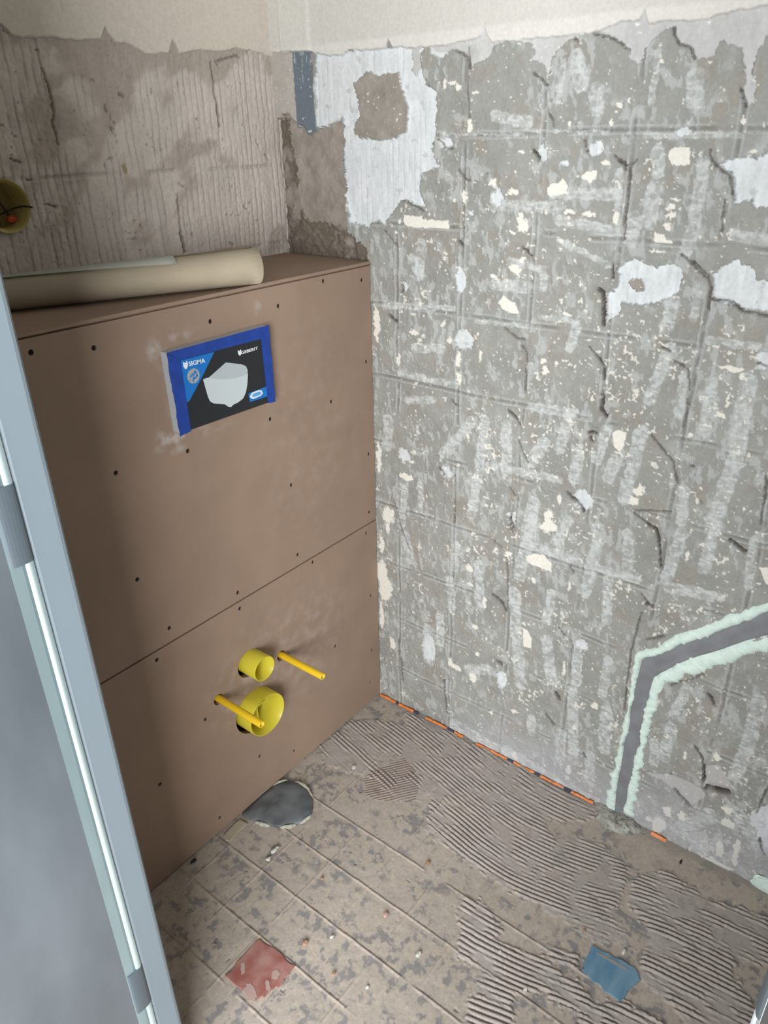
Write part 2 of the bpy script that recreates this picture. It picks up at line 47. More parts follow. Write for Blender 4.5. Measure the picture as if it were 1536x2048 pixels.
RIDGE = [[[-0.0433,-0.206],[-0.0109,-0.2896],[-0.0035,-0.339],[-0.01,-0.615],[-0.0494,-0.6158],[-0.0893,-0.5735],[-0.1115,-0.5338],[-0.1437,-0.5724],[-0.1019,-0.6178],[-0.0932,-0.6876],[-0.1188,-0.7281],[-0.1782,-0.7372],[-0.2295,-0.7438],[-0.2733,-0.7935],[-0.2787,-0.7641],[-0.3009,-0.7275],[-0.2974,-0.6783],[-0.2981,-0.6292],[-0.3046,-0.5708],[-0.3033,-0.5381],[-0.3014,-0.4873],[-0.2952,-0.4493],[-0.2949,-0.4021],[-0.2877,-0.3421],[-0.2095,-0.3067],[-0.1353,-0.289],[-0.1379,-0.2366]],[[-0.1206,-0.7436],[-0.0751,-0.7946],[-0.086,-0.8586],[-0.0955,-0.8795],[-0.0731,-0.9171],[-0.0548,-0.9972],[-0.1316,-1.0297],[-0.1571,-0.9963],[-0.1728,-0.9399],[-0.2147,-0.9553],[-0.2527,-1.0038],[-0.3038,-0.998],[-0.3509,-0.9363],[-0.323,-0.8798],[-0.3197,-0.8245],[-0.2842,-0.8153],[-0.2211,-0.8095],[-0.2069,-0.7814],[-0.1824,-0.7484]],[[-0.3837,-0.4835],[-0.3556,-0.5205],[-0.3789,-0.5867],[-0.4072,-0.5879],[-0.4019,-0.6099],[-0.3863,-0.6742],[-0.3917,-0.7233],[-0.4393,-0.7013],[-0.4728,-0.664],[-0.5201,-0.6812],[-0.5634,-0.6879],[-0.6034,-0.6357],[-0.5338,-0.6103],[-0.4676,-0.5889],[-0.48,-0.5513],[-0.4276,-0.5227]],[[-0.4182,-0.7089],[-0.3815,-0.7366],[-0.4079,-0.775],[-0.3686,-0.8265],[-0.366,-0.8827],[-0.3924,-0.9114],[-0.4977,-0.7738],[-0.4322,-0.7687],[-0.4438,-0.7216]],[[-0.3634,-0.6529],[-0.3366,-0.725],[-0.3619,-0.7275],[-0.385,-0.6831]],[[-0.239,0.0017],[-0.1287,-0.0006],[-0.0753,-0.0718],[-0.0503,-0.1931],[-0.0816,-0.3147],[-0.1601,-0.3108],[-0.2293,-0.2902],[-0.2629,-0.2457],[-0.2377,-0.1833],[-0.262,-0.1135],[-0.2799,-0.0513]],[[-0.0153,-0.0905],[-0.0066,-0.1933],[-0.019,-0.3453],[-0.0737,-0.3509],[-0.0772,-0.241],[-0.066,-0.1434]]]
RTRANS = [[-0.2468,-0.1463],[-0.1473,-0.188],[-0.1823,-0.2568],[-0.236,-0.2813],[-0.283,-0.219],[-0.2923,-0.1833]]
CHAN = [[[[0.6559,0.0108],[0.6515,0.0867],[0.6542,0.1677],[0.6571,0.2635],[0.6587,0.3324],[0.6591,0.3878]],0.0311],[[[0.6573,0.4004],[0.7098,0.4546],[0.7523,0.4991],[0.7922,0.5408],[0.8395,0.587],[0.8996,0.647]],0.0281]]
CHANP = {"gl":[[0.6458,-0.0005],[0.6407,0.0798],[0.6418,0.1603],[0.6427,0.2739],[0.6433,0.3525],[0.6469,0.4156],[0.6562,0.4266]],"gr":[[0.6673,0.0144],[0.6686,0.1058],[0.6719,0.1784],[0.6729,0.2723],[0.6755,0.3411],[0.6785,0.3854]],"gu":[[0.6469,0.4156],[0.6845,0.451],[0.7067,0.4739],[0.739,0.5055],[0.7698,0.5356],[0.8087,0.5741],[0.8361,0.6038],[0.9033,0.6747]],"gd":[[0.6785,0.3854],[0.7137,0.4306],[0.7459,0.465],[0.7774,0.4935],[0.817,0.531],[0.8456,0.5568],[0.9147,0.6238]]}
DEBRIS = [[[-0.2458,-0.1121],0.006],[[-0.5197,-0.1262],0.009],[[-0.5416,-0.1309],0.006],[[-0.5084,-0.2489],0.0045],[[-0.4932,-0.3976],0.006],[[-0.5173,-0.4919],0.006],[[-0.6376,-0.0121],0.007],[[-0.6262,-0.3135],0.006],[[-0.3531,-0.397],0.006],[[-0.0412,-0.8027],0.005],[[-0.289,-0.784],0.007],[[-0.4546,-0.6744],0.005],[[-0.5598,-0.0263],0.013],[[-0.5875,-0.3454],0.005],[[-0.6358,-0.3929],0.005],[[-0.4242,-0.6065],0.004],[[-0.6179,-0.4548],0.004],[[-0.2945,-0.7096],0.004]]
LONGCHIP = [[-0.5607,-0.0148],[-0.5221,-0.011],[-0.5114,-0.0129],[-0.5086,-0.0316],[-0.5279,-0.031],[-0.5607,-0.0352],[-0.5653,-0.0256]]
CARD = {"outer":[[-0.5236,1.0318],[-0.3076,1.0334],[-0.3069,0.8968],[-0.5218,0.8986]],"inner":[[-0.4997,1.0151],[-0.3285,1.0136],[-0.3261,0.8986],[-0.4993,0.901]],"tri":[[-0.4998,1.0144],[-0.432,1.0134],[-0.4652,0.9766],[-0.4943,0.9469],[-0.5023,0.9453]],"lid":[[-0.4504,0.9748],[-0.4298,0.9833],[-0.411,0.9912],[-0.3781,0.9806],[-0.3685,0.9752],[-0.3654,0.9665],[-0.3683,0.9608],[-0.3913,0.96],[-0.4208,0.9649],[-0.4396,0.9703]],"bowl":[[-0.4618,0.975],[-0.4503,0.9753],[-0.4395,0.9711],[-0.4207,0.9657],[-0.3911,0.9615],[-0.3673,0.9685],[-0.3657,0.9601],[-0.3694,0.9433],[-0.3746,0.93],[-0.3821,0.9213],[-0.3931,0.9177],[-0.4057,0.9163],[-0.4102,0.9138],[-0.4161,0.9155],[-0.4232,0.922],[-0.4346,0.9259],[-0.4459,0.9298],[-0.4529,0.9349],[-0.4563,0.9436],[-0.4588,0.9582]],"pill_bg":[[-0.3686,0.9268],[-0.3259,0.9281],[-0.3243,0.91],[-0.3675,0.9108]],"pill":[[-0.3669,0.9205],[-0.3606,0.926],[-0.3438,0.9265],[-0.3381,0.9244],[-0.3353,0.9183],[-0.3408,0.9152],[-0.3585,0.9141],[-0.364,0.9164]],"pill_in":[[-0.362,0.92],[-0.3583,0.9234],[-0.343,0.9237],[-0.3391,0.9197],[-0.3428,0.9173],[-0.3581,0.917]],"badge":[-0.4796,0.985],"badge_r":0.0122,"sig":[[-0.4858,1.0022],[-0.4529,1.0008],0.0072],"geb":[[-0.3758,0.997],[-0.3376,0.9972],0.0051],"sh1":[-0.4919,1.0056],"sh2":[-0.379,1.0008]}

# ------------------------------------------------------------------ helpers
def lin(h):
    c = [int(h[i:i+2], 16) / 255 for i in (0, 2, 4)]
    return np.array([x / 12.92 if x <= .04045 else ((x + .055) / 1.055) ** 2.4 for x in c])
_tab = np.random.RandomState(11).rand(8, 512, 512)
def vn(x, y, s, seed=0):
    x = x / s + 100.3 + seed * 7.13; y = y / s + 91.7 + seed * 3.7
    xi = np.floor(x).astype(int); yi = np.floor(y).astype(int); fx = x - xi; fy = y - yi
    fx = fx * fx * (3 - 2 * fx); fy = fy * fy * (3 - 2 * fy); t = _tab[seed % 8]
    a = t[xi % 512, yi % 512]; b = t[(xi + 1) % 512, yi % 512]; c = t[xi % 512, (yi + 1) % 512]; d = t[(xi + 1) % 512, (yi + 1) % 512]
    return a + (b - a) * fx + (c - a) * fy + (a - b - c + d) * fx * fy
def fbm(x, y, s, seed=0, oct=4):
    r = 0; a = 1; tot = 0
    for k in range(oct):
        r = r + a * vn(x, y, s / 2 ** k, seed + k); tot += a; a *= .55
    return r / tot
def sst(x, a, b):
    t = np.clip((x - a) / (b - a), 0, 1); return t * t * (3 - 2 * t)

class Surf:
    """A plane sampled on a grid: height map and colour map, both in real metres."""
    def __init__(s, a, b, base):
        s.a = a; s.b = b; s.A, s.B = np.meshgrid(a, b, indexing='ij')
        s.h = np.zeros_like(s.A); s.c = np.ones(s.A.shape + (3,)) * base
    def sub(s, x0, x1, y0, y1):
        i0, i1 = np.searchsorted(s.a, [x0, x1]); j0, j1 = np.searchsorted(s.b, [y0, y1])
        return slice(max(i0 - 1, 0), i1 + 1), slice(max(j0 - 1, 0), j1 + 1)
    def warp(s, sl, amp, seed=0):
        A = s.A[sl]; B = s.B[sl]
        return (A + amp * (fbm(A, B, .012, 1 + seed, 3) - .5) * 2 + amp * .8 * (fbm(A, B, .004, 2 + seed, 2) - .5) * 2,
                B + amp * (fbm(A, B, .012, 4 + seed, 3) - .5) * 2 + amp * .8 * (fbm(A, B, .004, 5 + seed, 2) - .5) * 2)
    def poly(s, P, amp=.003, seed=0):
        P = np.array(P); sl = s.sub(P[:, 0].min() - .01, P[:, 0].max() + .01, P[:, 1].min() - .01, P[:, 1].max() + .01)
        X, Y = s.warp(sl, amp, seed); m = np.zeros(X.shape, bool); n = len(P)
        for i in range(n):
            x0, y0 = P[i]; x1, y1 = P[(i + 1) % n]
            if y0 == y1: continue
            m ^= ((y0 > Y) != (y1 > Y)) & (X < (x1 - x0) * (Y - y0) / (y1 - y0) + x0)
        return sl, m.astype(float)
    def blob(s, x, y, rx, ry, amp=.0025, seed=0):
        sl = s.sub(x - rx * 1.6 - .005, x + rx * 1.6 + .005, y - ry * 1.6 - .005, y + ry * 1.6 + .005)
        X, Y = s.warp(sl, amp, seed)
        return sl, sst(-np.hypot((X - x) / max(rx, .001), (Y - y) / max(ry, .001)), -1.15, -.9)
    def stroke(s, P, wd, amp=.002, seed=0, soft=.25, taper=False):
        P = np.array(P); m = wd + .01
        sl = s.sub(P[:, 0].min() - m, P[:, 0].max() + m, P[:, 1].min() - m, P[:, 1].max() + m)
        X, Y = s.warp(sl, amp, seed); d = np.full(X.shape, 9.0)
        for (x0, y0), (x1, y1) in zip(P[:-1], P[1:]):
            L = (x1 - x0) ** 2 + (y1 - y0) ** 2 + 1e-12
            t = np.clip(((X - x0) * (x1 - x0) + (Y - y0) * (y1 - y0)) / L, 0, 1)
            d = np.minimum(d, np.hypot(X - x0 - t * (x1 - x0), Y - y0 - t * (y1 - y0)))
        return sl, sst(-d / (wd / 2), -1 - soft, -1 + soft)
    def paint(s, sl, m, col=None, h=None, k=1.0):
        if col is not None: s.c[sl] = s.c[sl] * (1 - (m * k)[..., None]) + np.asarray(col) * (m * k)[..., None]
        if h is not None: s.h[sl] = s.h[sl] * (1 - m) + h * m
    def mesh(s, name, fn, mat, flip=False, keep=None):
        n, m = s.A.shape
        co = fn(s.A, s.B, s.h).reshape(-1, 3)
        idx = np.arange(n * m).reshape(n, m)
        q = np.stack([idx[:-1, :-1], idx[1:, :-1], idx[1:, 1:], idx[:-1, 1:]], -1)
        if keep is not None: q = q[keep[:-1, :-1] & keep[1:, 1:]]
        q = q.reshape(-1, 4)
        if flip: q = q[:, ::-1]
        me = bpy.data.meshes.new(name); me.vertices.add(n * m); me.vertices.foreach_set('co', co.astype(np.float32).ravel())
        me.loops.add(q.size); me.loops.foreach_set('vertex_index', q.astype(np.int32).ravel())
        me.polygons.add(len(q)); me.polygons.foreach_set('loop_start', np.arange(0, q.size, 4, dtype=np.int32))
        me.polygons.foreach_set('use_smooth', np.ones(len(q), bool))
        me.update(calc_edges=True)
        at = me.color_attributes.new('Col', 'FLOAT_COLOR', 'POINT')
        at.data.foreach_set('color', np.concatenate([np.clip(s.c, 0, 1), np.ones((n, m, 1))], -1).astype(np.float32).ravel())
        me.materials.append(mat)
        o = bpy.data.objects.new(name, me); sc.collection.objects.link(o); return o

def mat(name, col, rough=.6, metal=0, bump=0, bscale=200, var=0, vscale=30, col2=None, spec=.5, trans=0, attr=False, aniso=None, bdist=.001):
    m = bpy.data.materials.new(name); m.use_nodes = True; nt = m.node_tree; b = nt.nodes['Principled BSDF']
    b.inputs['Roughness'].default_value = rough; b.inputs['Metallic'].default_value = metal
    b.inputs['Specular IOR Level'].default_value = spec
    tc = nt.nodes.new('ShaderNodeTexCoord'); mp = nt.nodes.new('ShaderNodeMapping'); nt.links.new(tc.outputs['Object'], mp.inputs[0])
    if aniso: mp.inputs['Scale'].default_value = aniso
    if attr:
        a = nt.nodes.new('ShaderNodeAttribute'); a.attribute_name = 'Col'
        n = nt.nodes.new('ShaderNodeTexNoise'); n.inputs['Scale'].default_value = vscale; n.inputs['Detail'].default_value = 6; nt.links.new(mp.outputs[0], n.inputs['Vector'])
        r = nt.nodes.new('ShaderNodeMapRange'); r.inputs[1].default_value = .3; r.inputs[2].default_value = .7
        r.inputs[3].default_value = 1 - var; r.inputs[4].default_value = 1 + var; nt.links.new(n.outputs[0], r.inputs[0])
        v = nt.nodes.new('ShaderNodeVectorMath'); v.operation = 'SCALE'; nt.links.new(a.outputs['Color'], v.inputs[0]); nt.links.new(r.outputs[0], v.inputs['Scale'])
        nt.links.new(v.outputs[0], b.inputs['Base Color'])
    elif var or col2 is not None:
        n = nt.nodes.new('ShaderNodeTexNoise'); n.inputs['Scale'].default_value = vscale; n.inputs['Detail'].default_value = 5; nt.links.new(mp.outputs[0], n.inputs['Vector'])
        r = nt.nodes.new('ShaderNodeValToRGB'); r.color_ramp.elements[0].position = .35; r.color_ramp.elements[1].position = .65
        c2_ = np.array(col2) if col2 is not None else np.array(col) * (1 + var)
        c1_ = np.array(col) * (1 - var) if col2 is None else np.array(col)
        r.color_ramp.elements[0].color = (*np.clip(c1_, 0, 1), 1); r.color_ramp.elements[1].color = (*np.clip(c2_, 0, 1), 1)
        nt.links.new(n.outputs[0], r.inputs[0]); nt.links.new(r.outputs[0], b.inputs['Base Color'])
    else: b.inputs['Base Color'].default_value = (*col, 1)
    if bump:
        n2 = nt.nodes.new('ShaderNodeTexNoise'); n2.inputs['Scale'].default_value = bscale; n2.inputs['Detail'].default_value = 5; nt.links.new(mp.outputs[0], n2.inputs['Vector'])
        bp = nt.nodes.new('ShaderNodeBump'); bp.inputs['Strength'].default_value = bump; bp.inputs['Distance'].default_value = bdist
        nt.links.new(n2.outputs[0], bp.inputs['Height']); nt.links.new(bp.outputs[0], b.inputs['Normal'])
    if trans:
        b.inputs['Subsurface Weight'].default_value = trans; b.inputs['Subsurface Radius'].default_value = (.012, .010, .002); b.inputs['Subsurface Scale'].default_value = 1.0
    return m

def obj(name, bm, m, parent=None, smooth=False):
    me = bpy.data.meshes.new(name); bmesh.ops.recalc_face_normals(bm, faces=bm.faces[:]); bm.to_mesh(me); bm.free()
    for mm in (m if isinstance(m, (list, tuple)) else [m]): me.materials.append(mm)
    if smooth:
        for p in me.polygons: p.use_smooth = True
    o = bpy.data.objects.new(name, me); sc.collection.objects.link(o)
    if parent:
        o.parent = parent; o.matrix_parent_inverse = Matrix.Translation(parent.location).inverted() if parent.parent is None else Matrix.Identity(4)
        if parent.parent is not None: o.matrix_parent_inverse = (Matrix.Translation(parent.parent.location) @ Matrix.Translation(-parent.parent.location)).inverted()
    return o
def tag(o, label=None, cat=None, group=None, kind=None):
    if label: o['label'] = label
    if cat: o['category'] = cat
    if group: o['group'] = group
    if kind: o['kind'] = kind
    return o
def empty(name, loc=(0, 0, 0)):
    o = bpy.data.objects.new(name, None); o.location = loc; o.empty_display_size = .05; sc.collection.objects.link(o); return o
def add_box(bm, x0, x1, y0, y1, z0, z1, bev=0):
    r = bmesh.ops.create_cube(bm, size=1, matrix=Matrix.Translation(((x0 + x1) / 2, (y0 + y1) / 2, (z0 + z1) / 2)) @ Matrix.Diagonal((x1 - x0, y1 - y0, z1 - z0, 1)))
    if bev:
        es = list({e for v in r['verts'] for e in v.link_edges}); bmesh.ops.bevel(bm, geom=es, offset=bev, segments=2, affect='EDGES')
    return bm
def box(*a, bev=0): return add_box(bmesh.new(), *a, bev=bev)
def prism(P, d0, d1, fn):
    """closed outline P (2-D) extruded from d0 to d1; fn(a, b, d) -> point"""
    bm = bmesh.new(); f = bm.faces.new([bm.verts.new(fn(a, b, d0)) for a, b in P]); 
    r = bmesh.ops.extrude_face_region(bm, geom=[f])
    off = Vector(fn(0, 0, d1)) - Vector(fn(0, 0, d0))
    bmesh.ops.translate(bm, verts=[v for v in r['geom'] if isinstance(v, bmesh.types.BMVert)], vec=off)
    bmesh.ops.triangulate(bm, faces=[f for f in bm.faces if len(f.verts) > 4]); return bm
XZ = lambda a, b, d: (a, d, b)
XY = lambda a, b, d: (a, b, d)
def plate_holes(x0, x1, z0, z1, holes, y0, y1):
    bm = bmesh.new(); E = []
    def loop(pts):
        vs = [bm.verts.new((x, y0, z)) for x, z in pts]
        for i in range(len(vs)): E.append(bm.edges.new((vs[i], vs[(i + 1) % len(vs)])))
    loop([(x0, z0), (x1, z0), (x1, z1), (x0, z1)])
    for (x, z, rx, rz, n) in holes: loop([(x + rx * math.cos(2 * math.pi * k / n), z + rz * math.sin(2 * math.pi * k / n)) for k in range(n)])
    bmesh.ops.triangle_fill(bm, use_beauty=True, use_dissolve=False, edges=E)
    r = bmesh.ops.extrude_face_region(bm, geom=bm.faces[:])
    bmesh.ops.translate(bm, verts=[v for v in r['geom'] if isinstance(v, bmesh.types.BMVert)], vec=(0, y1 - y0, 0)); return bm
def lathe_y(bm, cx, cz, prof, n=48):
    """prof: list of (r, y); revolved round the line x=cx, z=cz"""
    rings = []
    for r, y in prof:
        if r < 1e-5: rings.append([bm.verts.new((cx, y, cz))]); continue
        rings.append([bm.verts.new((cx + r * math.cos(2 * math.pi * k / n), y, cz + r * math.sin(2 * math.pi * k / n))) for k in range(n)])
    for A, B in zip(rings[:-1], rings[1:]):
        if len(A) == 1 and len(B) == 1: continue
        for k in range(n):
            a = [A[k % len(A)], A[(k + 1) % len(A)]] if len(A) > 1 else [A[0]]
            b = [B[(k + 1) % len(B)], B[k % len(B)]] if len(B) > 1 else [B[0]]
            bm.faces.new(a + b)
    return bm

# ------------------------------------------------------------------ colours (linear; material tones, plus painted shade for cracks and recess)
MORT = lin('959590'); WHITE = lin('d0d3d4'); PLAST = lin('bcbbb9'); CREAM = lin('c9c6bf'); CHIPC = lin('e0dcd2'); PALE = lin('b9bbb9')
CRACK_SHADE = np.array([.05, .043, .038]); SHADE_BROWN = lin('6f6357'); BRICK = lin('c6bdb4')
wall_m = mat('stripped_wall', None, .9, attr=True, var=.06, vscale=180, bump=.3, bscale=420, bdist=.001, spec=.2)
floor_m = mat('dusty_floor', None, .88, attr=True, var=.08, vscale=160, bump=.35, bscale=380, bdist=.001, spec=.2)

# ================================================================== RIGHT WALL  (mortar face at x = 0)
G = .151; Z0 = 1.323; U0 = .065
ua = np.concatenate([np.arange(-.26, 1.10, .0015), np.linspace(1.11, 1.62, 12)])
za = np.concatenate([np.arange(-.01, 1.56, .0015), np.linspace(1.58, 2.42, 12)])
R = Surf(ua, za, MORT); U, Z = R.A, R.B
n1 = fbm(U, Z, .09, 0); n2 = fbm(U, Z, .02, 3); n3 = vn(U, Z, .004, 5); n4 = fbm(U, Z, .035, 6)
R.c *= (1 + .30 * (n1 - .5) + .22 * (n2 - .5))[..., None]
R.h = .006 * (n1 - .5) + .004 * (n2 - .5) + .0012 * (n3 - .5)
brownish = sst(n4, .56, .72) * .4
R.c = R.c * (1 - brownish[..., None]) + lin('948a7f') * brownish[..., None]
# torn smears of pale adhesive
sm = sst(fbm(U * 1.6 + .15 * Z, Z * .8, .014, 2, 5), .53, .62) * sst(fbm(U, Z, .06, 4), .34, .55)
R.c = R.c * (1 - .6 * sm[..., None]) + PALE * .6 * sm[..., None]; R.h += .0012 * sm
# the joints left by the 15 cm tiles: a groove between two pale ridges
for k in range(-1, 11):
    for arr, oth, c in ((Z, U, Z0 - G * k), (U, Z, U0 + .1475 * (k - 1))):
        d = arr - c - .004 * (fbm(oth, arr * 0 + c, .11, 2, 2) - .5) * 2
        on = sst(fbm(oth, arr * 0 + c * 9, .05, k % 5, 3), .34, .55)
        ridge = sst(-abs(abs(d) - .0055), -.0035, -.001) * on
        gro = sst(-abs(d), -.0022, -.0008) * on
        R.c = R.c * (1 - .38 * ridge[..., None]) + PALE * .38 * ridge[..., None]
        R.c *= (1 - .28 * gro)[..., None]; R.h += .0018 * ridge - .0012 * gro
# comb marks, each a band of fine cross ticks
for i, (P, wd) in enumerate(STRIPE):
    sl, m = R.stroke(P, wd, .003, i, .12)
    A, B = U[sl], Z[sl]
    tk = .5 + .5 * sst(fbm(A * .35, B, .0035, i, 2), .34, .62); tk = tk * (.35 + .65 * sst(fbm(A, B, .008, i + 3, 2), .28, .55))
    R.paint(sl, m * tk, lin('c6c9c7'), k=.85); R.h[sl] += .0012 * m * (tk - .5)
# white block showing where the mortar fell off
def block(sl, m, k=1, dep=.007):
    A, B = U[sl], Z[sl]
    rib = sst(np.abs(((A + .008 * (fbm(A, B, .05, 2) - .5)) / .0125) % 1 - .5), .36, .48) * sst(fbm(A * 2, B * .4, .03, 5), .45, .7)
    c = WHITE * (1 + .16 * (fbm(A * 2.5, B * .7, .02, 1) - .5) * 2 - .10 * rib)[..., None]
    st = sst(fbm(A, B, .012, 4), .70, .78); c = c * (1 - .5 * st[..., None]) + PALE * .5 * st[..., None] * .8
    R.paint(sl, m * k, c, -dep - .001 * rib + .001 * (fbm(A, B, .01, 2) - .5))
sl, m = R.poly(RECESS, .003); A, B = U[sl], Z[sl]
R.paint(sl, m, lin('938b82') * (1 + .5 * (fbm(A, B, .02, 2) - .5))[..., None], -.014 + .004 * (fbm(A, B, .03, 3) - .5) * 2)
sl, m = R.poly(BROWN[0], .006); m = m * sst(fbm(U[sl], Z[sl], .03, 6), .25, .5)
R.paint(sl, m, SHADE_BROWN * .8, k=.85); R.h[sl] += .006 * m * (fbm(U[sl], Z[sl], .012, 1) - .6) * 2  # shade in the recess painted brown along its left strip and bottom
for i, P in enumerate(WHITE_P): block(*R.poly(P, .004, i))
for i, P in enumerate(PALE_P):
    sl, m = R.poly(P, .003, i); R.paint(sl, m, lin('b7b5b3'), -.004, .85)
for i, b in enumerate(WBLOB): block(*R.blob(*b, amp=.005, seed=i), k=.9, dep=.004)
sl, m = R.poly(PLASTER[0], .003)
R.paint(sl, m, PLAST * (1 + .16 * (fbm(U[sl], Z[sl] * .6, .02, 3) - .5) * 2)[..., None], -.003 + .003 * (fbm(U[sl], Z[sl], .03, 3) - .5))
for i, P in enumerate(MORT_P):
    sl, m = R.poly(P, .004, i + 2); R.paint(sl, m, lin('958f86') * (1 + .5 * (fbm(U[sl], Z[sl], .02, i) - .5))[..., None], .001 * 0 + .003 * (fbm(U[sl], Z[sl], .02, 2) - .5))
sl, m = R.poly([[-.25, 1.352], [-.25, 1.475], [-.180, 1.475], [-.180, 1.345], [-.205, 1.37]], .003)
R.paint(sl, m, lin('b0aaa3') * (1 + .2 * (fbm(U[sl], Z[sl], .02, 2) - .5))[..., None], -.001)
# old grey pipe strip in the corner
sl, m = R.poly([[-.182, 1.338], [-.182, 1.47], [-.132, 1.47], [-.132, 1.335], [-.15, 1.325], [-.168, 1.345]], .0006)
A, B = U[sl], Z[sl]; sc_ = sst(fbm(A * 3, B * .6, .01, 3), .60, .72) * sst(B, 1.40, 1.44)
R.paint(sl, m, lin('6c757d') * (1 - .5 * sc_[..., None]) + WHITE * .5 * sc_[..., None], -.002)
# white glaze chips
for i, P in enumerate(CHIP):
    sl, m = R.poly(P, .0015, i); R.paint(sl, m, CHIPC, .0015)
for i, b in enumerate(CBLOB):
    sl, m = R.blob(*b, amp=.002 + .45 * min(b[2], b[3]), seed=i); R.paint(sl, m, CHIPC, .001)
cl = sst(fbm(U, Z, .045, 7, 3), .50, .68) * (Z < 1.30) * (1 - .5 * sst(Z, 1.0, 1.3))
sp = sst(fbm(U, Z, .006, 2, 3) + .13 * cl + .05 * (fbm(U * 1.5, Z * .8, .02, 1) - .5), .775, .815)
notw = (R.h > -.005).astype(float)
R.c = R.c * (1 - .85 * (sp * notw)[..., None]) + CHIPC * .85 * (sp * notw)[..., None]
dk = sst(vn(U, Z, .0035, 4) * .75 + .25 * fbm(U, Z, .03, 1), .86, .92)
R.h -= .003 * dk * notw; R.c *= (1 - .35 * dk * notw)[..., None]
chn = [(q[0], q[1]) for q in CHANP['gl'] + CHANP['gu'][1:]] + [(q[0], q[1]) for q in (CHANP['gr'] + CHANP['gd'][1:])[::-1]]
sl, m = R.poly(chn, .001); R.h[sl] = R.h[sl] * (1 - m) - .004 * m
# damp, pinkish and bluish zone near the floor on the right
lo = sst(-(Z + .12 * (fbm(U, Z, .06, 2) - .5)), -.16, -.03) * sst(U, .1, .5) * .5
R.c = R.c * (1 - lo[..., None]) + lin('b3b3b8') * lo[..., None]
# cracks and holes
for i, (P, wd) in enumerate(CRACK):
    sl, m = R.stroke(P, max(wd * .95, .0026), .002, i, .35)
    R.paint(sl, m, CRACK_SHADE * (1.4 if wd < .004 else 1), k=.95 if wd > .0035 else .7); R.h[sl] -= .014 * m if wd > .0035 else .005 * m  # cracks cut in relief, their shade also painted in near-black
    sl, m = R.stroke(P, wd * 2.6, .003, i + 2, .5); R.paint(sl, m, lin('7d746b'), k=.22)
# painted band above the tiles
ce = np.array(CREAMEDGE); edge = np.interp(U, ce[:, 0], ce[:, 1]) + .003 * (fbm(U, Z, .012, 3) - .5) * 2
m = sst(Z - edge, -.001, .001)
cc = lin('d3d0ca')[None, None] * (1 - sst(Z, 1.470, 1.478))[..., None] + CREAM * sst(Z, 1.470, 1.478)[..., None]
R.c = R.c * (1 - m[..., None]) + cc * m[..., None]
R.h = R.h * (1 - m) + (.002 + .0006 * fbm(U, Z, .05, 2)) * m
strip = ((U > -.205) & (U < -.131) & (Z > 1.466)).astype(float); R.h += .006 * strip; R.c = R.c * (1 - .5 * strip[..., None]) + lin('d0cdc6') * .5 * strip[..., None]
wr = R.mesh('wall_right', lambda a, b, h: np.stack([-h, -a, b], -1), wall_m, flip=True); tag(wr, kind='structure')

# ================================================================== BACK WALL  (y = 0.24)
xa = np.concatenate([np.linspace(-.90, -.72, 6), np.arange(-.71, .02, .0018)])
zb = np.concatenate([np.linspace(-.01, 1.04, 14), np.arange(1.05, 1.60, .0018), np.linspace(1.62, 2.42, 12)])
B_ = Surf(xa, zb, BRICK); X, Z = B_.A, B_.B
wob = .004 * (fbm(X, Z, .05, 3) - .5) * 2
ph = ((X + wob + .012 * (Z - 1.2)) / .0135) % 1
rib = sst(np.abs(ph - .5), .30, .46) * sst(fbm(X * 2, Z * .35, .03, 4), .30, .58)
smear = sst(fbm(X - Z * .8, Z + X * .3, .09, 1, 4) + .25 * sst(Z, 1.40, 1.46) - .10 * sst(-Z, -1.26, -1.2), .52, .66)
rib *= (1 - .8 * smear)
B_.h = -.0017 * rib + .004 * (fbm(X, Z, .07, 2) - .5) + smear * .003 * (fbm(X, Z, .018, 5) - .3) + .0012 * (vn(X, Z, .005, 3) - .5)
lt = fbm(np.floor((X + wob) / .0135) * .37, Z * .25, .09, 6, 2)
B_.c *= (1 + .28 * (fbm(X, Z, .05, 0) - .5) + .22 * (lt - .5) - .22 * rib)[..., None]
B_.c = B_.c * (1 - .55 * smear[..., None]) + lin('978b7f') * (1 + .4 * (fbm(X, Z, .015, 3) - .5))[..., None] * .55 * smear[..., None]
for zc in (1.272, 1.122):
    j = sst(-np.abs(Z - zc - .004 * (fbm(X, Z * 0, .06, 2) - .5)), -.005, -.001) * sst(fbm(X, Z * 0 + zc, .05, 5), .3, .5)
    B_.h -= .0025 * j; B_.c *= (1 - .16 * j)[..., None]
pit = sst(vn(X, Z, .005, 6) * .7 + .3 * fbm(X, Z, .03, 2), .80, .88); B_.h -= .003 * pit; B_.c *= (1 - .35 * pit)[..., None]
for i, (P, wd) in enumerate(BCRACK):
    sl, m = B_.stroke(P, wd * .8, .003, i, .5); B_.paint(sl, m, SHADE_BROWN * .8, k=.55); B_.h[sl] -= .004 * m
for i, b in enumerate(BOCHRE):
    sl, m = B_.blob(*b, seed=i); B_.paint(sl, m, lin('94804f'), k=.7)
ce = np.array(BCREAM); edge = np.interp(X, ce[:, 0], ce[:, 1]) + .003 * (fbm(X, Z, .014, 3) - .5) * 2
gl = sst(Z - edge, -.014, -.004) * sst(fbm(X, Z, .02, 2), .3, .5); B_.c = B_.c * (1 - .5 * gl[..., None]) + lin('a9a29a') * .5 * gl[..., None]
m = sst(Z - edge, -.001, .001)
B_.c = B_.c * (1 - m[..., None]) + lin('d2c9bd') * m[..., None]
seam = sst(-np.abs(X + .437), -.0016, -.0006) * (Z > 1.5)
B_.h = B_.h * (1 - m) + (.004 + .0006 * fbm(X, Z, .05, 2) - .0012 * seam) * m; B_.c *= (1 - .1 * seam * m)[..., None]
JX, JZ, JR = -.5935, 1.2355, .0350
